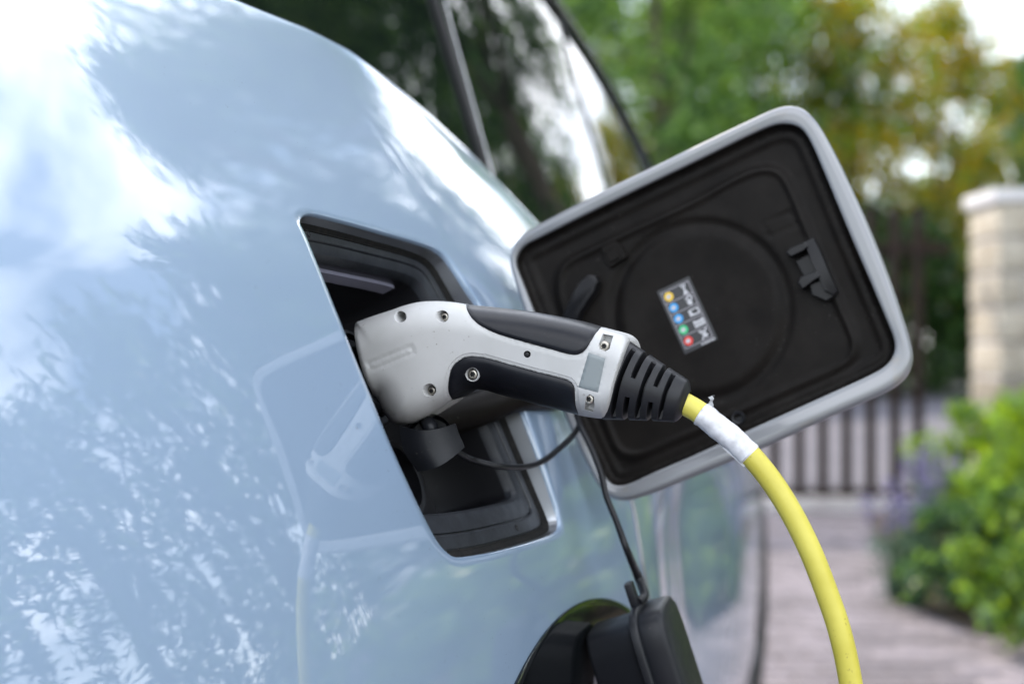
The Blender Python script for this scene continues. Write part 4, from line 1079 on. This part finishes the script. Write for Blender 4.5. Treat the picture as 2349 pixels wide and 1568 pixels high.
far = [  # key, x, y, rz, s, label
 ('dark', -2.0, 27.5, .3, 1.0, 'tall dark green tree across the road, mostly behind the car windows'),
 ('bushy', 2.6, 25.5, 1.1, 1.0, 'mid green bushy tree above the open flap of the car'),
 ('bushy2', 4.6, 28.5, 2.0, 1.05, 'bright green tree behind the top corner of the open flap'),
 ('gold', 6.6, 28.0, 1.3, 1.0, 'golden green tree left of the bright sky gap, above the gate'),
 ('gold', 8.8, 29.5, 2.9, 1.0, 'lower golden tree right under the bright sky gap'),
 ('gold', 11.7, 27.5, 2.6, .98, 'golden leaved tree at the right edge behind the stone pillar'),
 ('bushy', -6.5, 30.0, 2.9, 1.05, 'green tree across the road hidden by the car roof'),
]
for k, x, y, rz, s, l in far: plant_tree(k, x, y, rz, s, l, 'trees across the road')
back = [('dark', 1.0, 34, 2.2, 1.1), ('bushy', 5.2, 35, .2, 1.15), ('bushy2', 11.0, 35, 1.7, .68), ('dark', 13.0, 36, 1.0, .8), ('bushy', -4.5, 36, 2.5, 1.1), ('dark', 17.5, 33, 2.4, .95)]
for k, x, y, rz, s in back: plant_tree(k, x, y, rz, s, 'tree in the dim back row of the green belt beyond the road', 'back row of trees beyond the road')
side = [('dark', 10.4, 21.0, .4, .92), ('droopy2', 9.6, 19.0, .4, 1.0), ('droopy', 12.4, 18.0, 1.3, 1.0), ('droopy', 6.0, 8.6, .2, 1.0), ('dark', 8.6, 13.4, .6, .95), ('droopy2', 7.6, 7.0, 1.4, 1.05), ('droopy', 8.6, 5.0, 2.7, .95), ('droopy2', 9.0, 2.8, .8, 1.0), ('droopy', 9.4, .6, 1.9, .9), ('droopy2', 9.6, -1.6, 2.9, .95), ('droopy', 9.8, -4.0, .5, .85)]
plant_tree('willow', 4.5, 11.0, .3, 1.0, 'tall drooping tree behind the stone pillar, its crown mirrored in the side window', 'trees mirrored in the car')
for k, x, y, rz, s in side: plant_tree(k, x, y, rz, s, 'drooping tree of the garden row right of the drive, mirrored in the car paint', 'trees mirrored in the car')
# low hedge across the road: closes the view through the slats
def hedge(x0, x1, y, hgt, mats, n, leaf, seed):
    global rng
    rng = np.random.default_rng(seed); C = np.stack([rng.uniform(x0, x1, n), y+rng.normal(0, .45, n), hgt*rng.random(n)**.8], 1)
    C[:, 2] *= .85+.15*np.sin(C[:, 0]*2.1)+.08*np.sin(C[:, 0]*5.3)
    Vv, Ff = leaf_quads(C, leaf*(.6+.8*rng.random(n)), .5); return fast_mesh('hedge', Vv, Ff, mats, rng.integers(0, len(mats), n))
o = bpy.data.objects.new('hedge', hedge(-8, 16, 25.0, 3.4, [M['leaf_dark']], 34000, .2, 41)); link(o)
tag(o, 'long dark hedge along the far side of the road, seen between gate slats', 'hedge')

# shrubs and lavender beside the drive
def shrub(name, x, y, hgt, rad, n, leaf, mats, seed, label, cat='shrub', group=None, asp=.45, base=.05):
    global rng
    rng = np.random.default_rng(200+seed)
    root = empty(name, (x, y, .012), label, cat, group)
    nb = 34; t = rng.random(nb); a = rng.random(nb)*6.283; rr = rad*np.sqrt(rng.random(nb))*(.55+.45*np.sin(math.pi*np.clip(t*.8+.2, 0, 1)))
    cs = np.stack([rr*np.cos(a), rr*np.sin(a), base+hgt*t], 1); C = blob_points(n, cs, rad*.3*(.6+.7*rng.random(nb)))
    C = C[C[:, 2] > .02]; Vv, Ff = leaf_quads(C, leaf*(.6+.8*rng.random(len(C))), asp)
    f = bpy.data.objects.new('foliage', fast_mesh('foliage', Vv, Ff, mats, rng.integers(0, len(mats), len(C)))); link(f, root)
    g = Geo()
    for c in cs[:14]: g.tube([(c[0]*.15, c[1]*.15, 0), (c[0]*.6, c[1]*.6, c[2]*.5), c], [.008, .006, .002], 6, res=6)
    st = bpy.data.objects.new('stem', mesh_data('stem', g.v, g.f, [M['bark']])); link(st, root)
    return root
G, Lm, Dk, Gy = M['leaf_mid'], M['leaf_lime'], M['leaf_dark'], M['leaf_grey']
shrub('shrub', 2.0, 4.9, .70, .38, 6000, .05, [Lm, Lm, G], 1, 'tall bright lime green shrub at the right edge of the picture')
shrub('shrub', 1.72, 4.45, .40, .33, 4500, .045, [G, Dk, Lm], 2, 'low green shrub at the bottom right corner by the paving')
shrub('shrub', 2.02, 5.9, .62, .33, 3500, .05, [G, Lm], 3, 'mid green shrub between the lavender and the lime shrub')
shrub('shrub', 2.75, 6.6, .8, .42, 4000, .055, [G, Lm], 4, 'round green shrub at the foot of the stone pillar')
shrub('shrub', 1.60, 5.0, .30, .27, 2600, .045, [Dk, G, Gy], 5, 'small dark green plant under the lavender flowers')
for k, (x, y) in enumerate([(3.4, 4.9), (3.9, 6.3), (5.0, 5.0), (5.4, 6.9), (6.6, 5.6), (6.9, 3.9)]):
    shrub('shrub', x, y, .9+.2*(k % 3), .6, 1500, .1, [[G, Lm], [G, Dk], [Lm, G]][k % 3], 10+k, 'leafy garden shrub right of the picture, mirrored in the car side', group='shrubs mirrored in the car')
def lavender(x, y, hgt, rad, nst, seed, label):
    global rng
    rng = np.random.default_rng(300+seed); root = empty('lavender', (x, y, .012), label, 'lavender')
    a = rng.random(nst)*6.283; r = rad*np.sqrt(rng.random(nst)); tips = np.stack([r*np.cos(a), r*np.sin(a), hgt*(.72+.28*rng.random(nst))], 1)
    g = Geo(); FVs = []
    for t in tips:
        b = np.array([t[0]*.25, t[1]*.25, 0]); g.tube([b, b*.5+t*.5, t], [.003, .0025, .002], 4, res=4)
    n = nst*16; k = rng.integers(0, nst, n); u = rng.random(n)*.62; C = (tips[k]*np.array([.25, .25, 0]))*(1-u[:, None])+tips[k]*u[:, None]+rng.normal(0, .02, (n, 3))
    C[:, 2] = np.abs(C[:, 2]); Vv, Ff = leaf_quads(C, .055*(.6+.8*rng.random(n)), .22)
    f = bpy.data.objects.new('foliage', fast_mesh('foliage', Vv, Ff, [Gy])); link(f, root)
    s = bpy.data.objects.new('stem', mesh_data('stem', g.v, g.f, [Gy])); link(s, root)
    n = nst*22; k = rng.integers(0, nst, n); C = tips[k]+np.stack([rng.normal(0, .009, n), rng.normal(0, .009, n), -rng.random(n)*.10+.01], 1)
    Vv, Ff = leaf_quads(C, .02, .7); p = bpy.data.objects.new('blossom', fast_mesh('blossom', Vv, Ff, [M['petal']])); link(p, root)
lavender(1.40, 5.15, .46, .13, 16, 1, 'lavender with violet spikes nearest the yellow cable')
lavender(1.66, 5.75, .52, .16, 14, 2, 'lavender with violet spikes just right of the nearest one, by the gate kerb')
lavender(2.08, 7.0, .42, .2, 22, 3, 'pale lavender clump at the foot of the gate near the pillar')
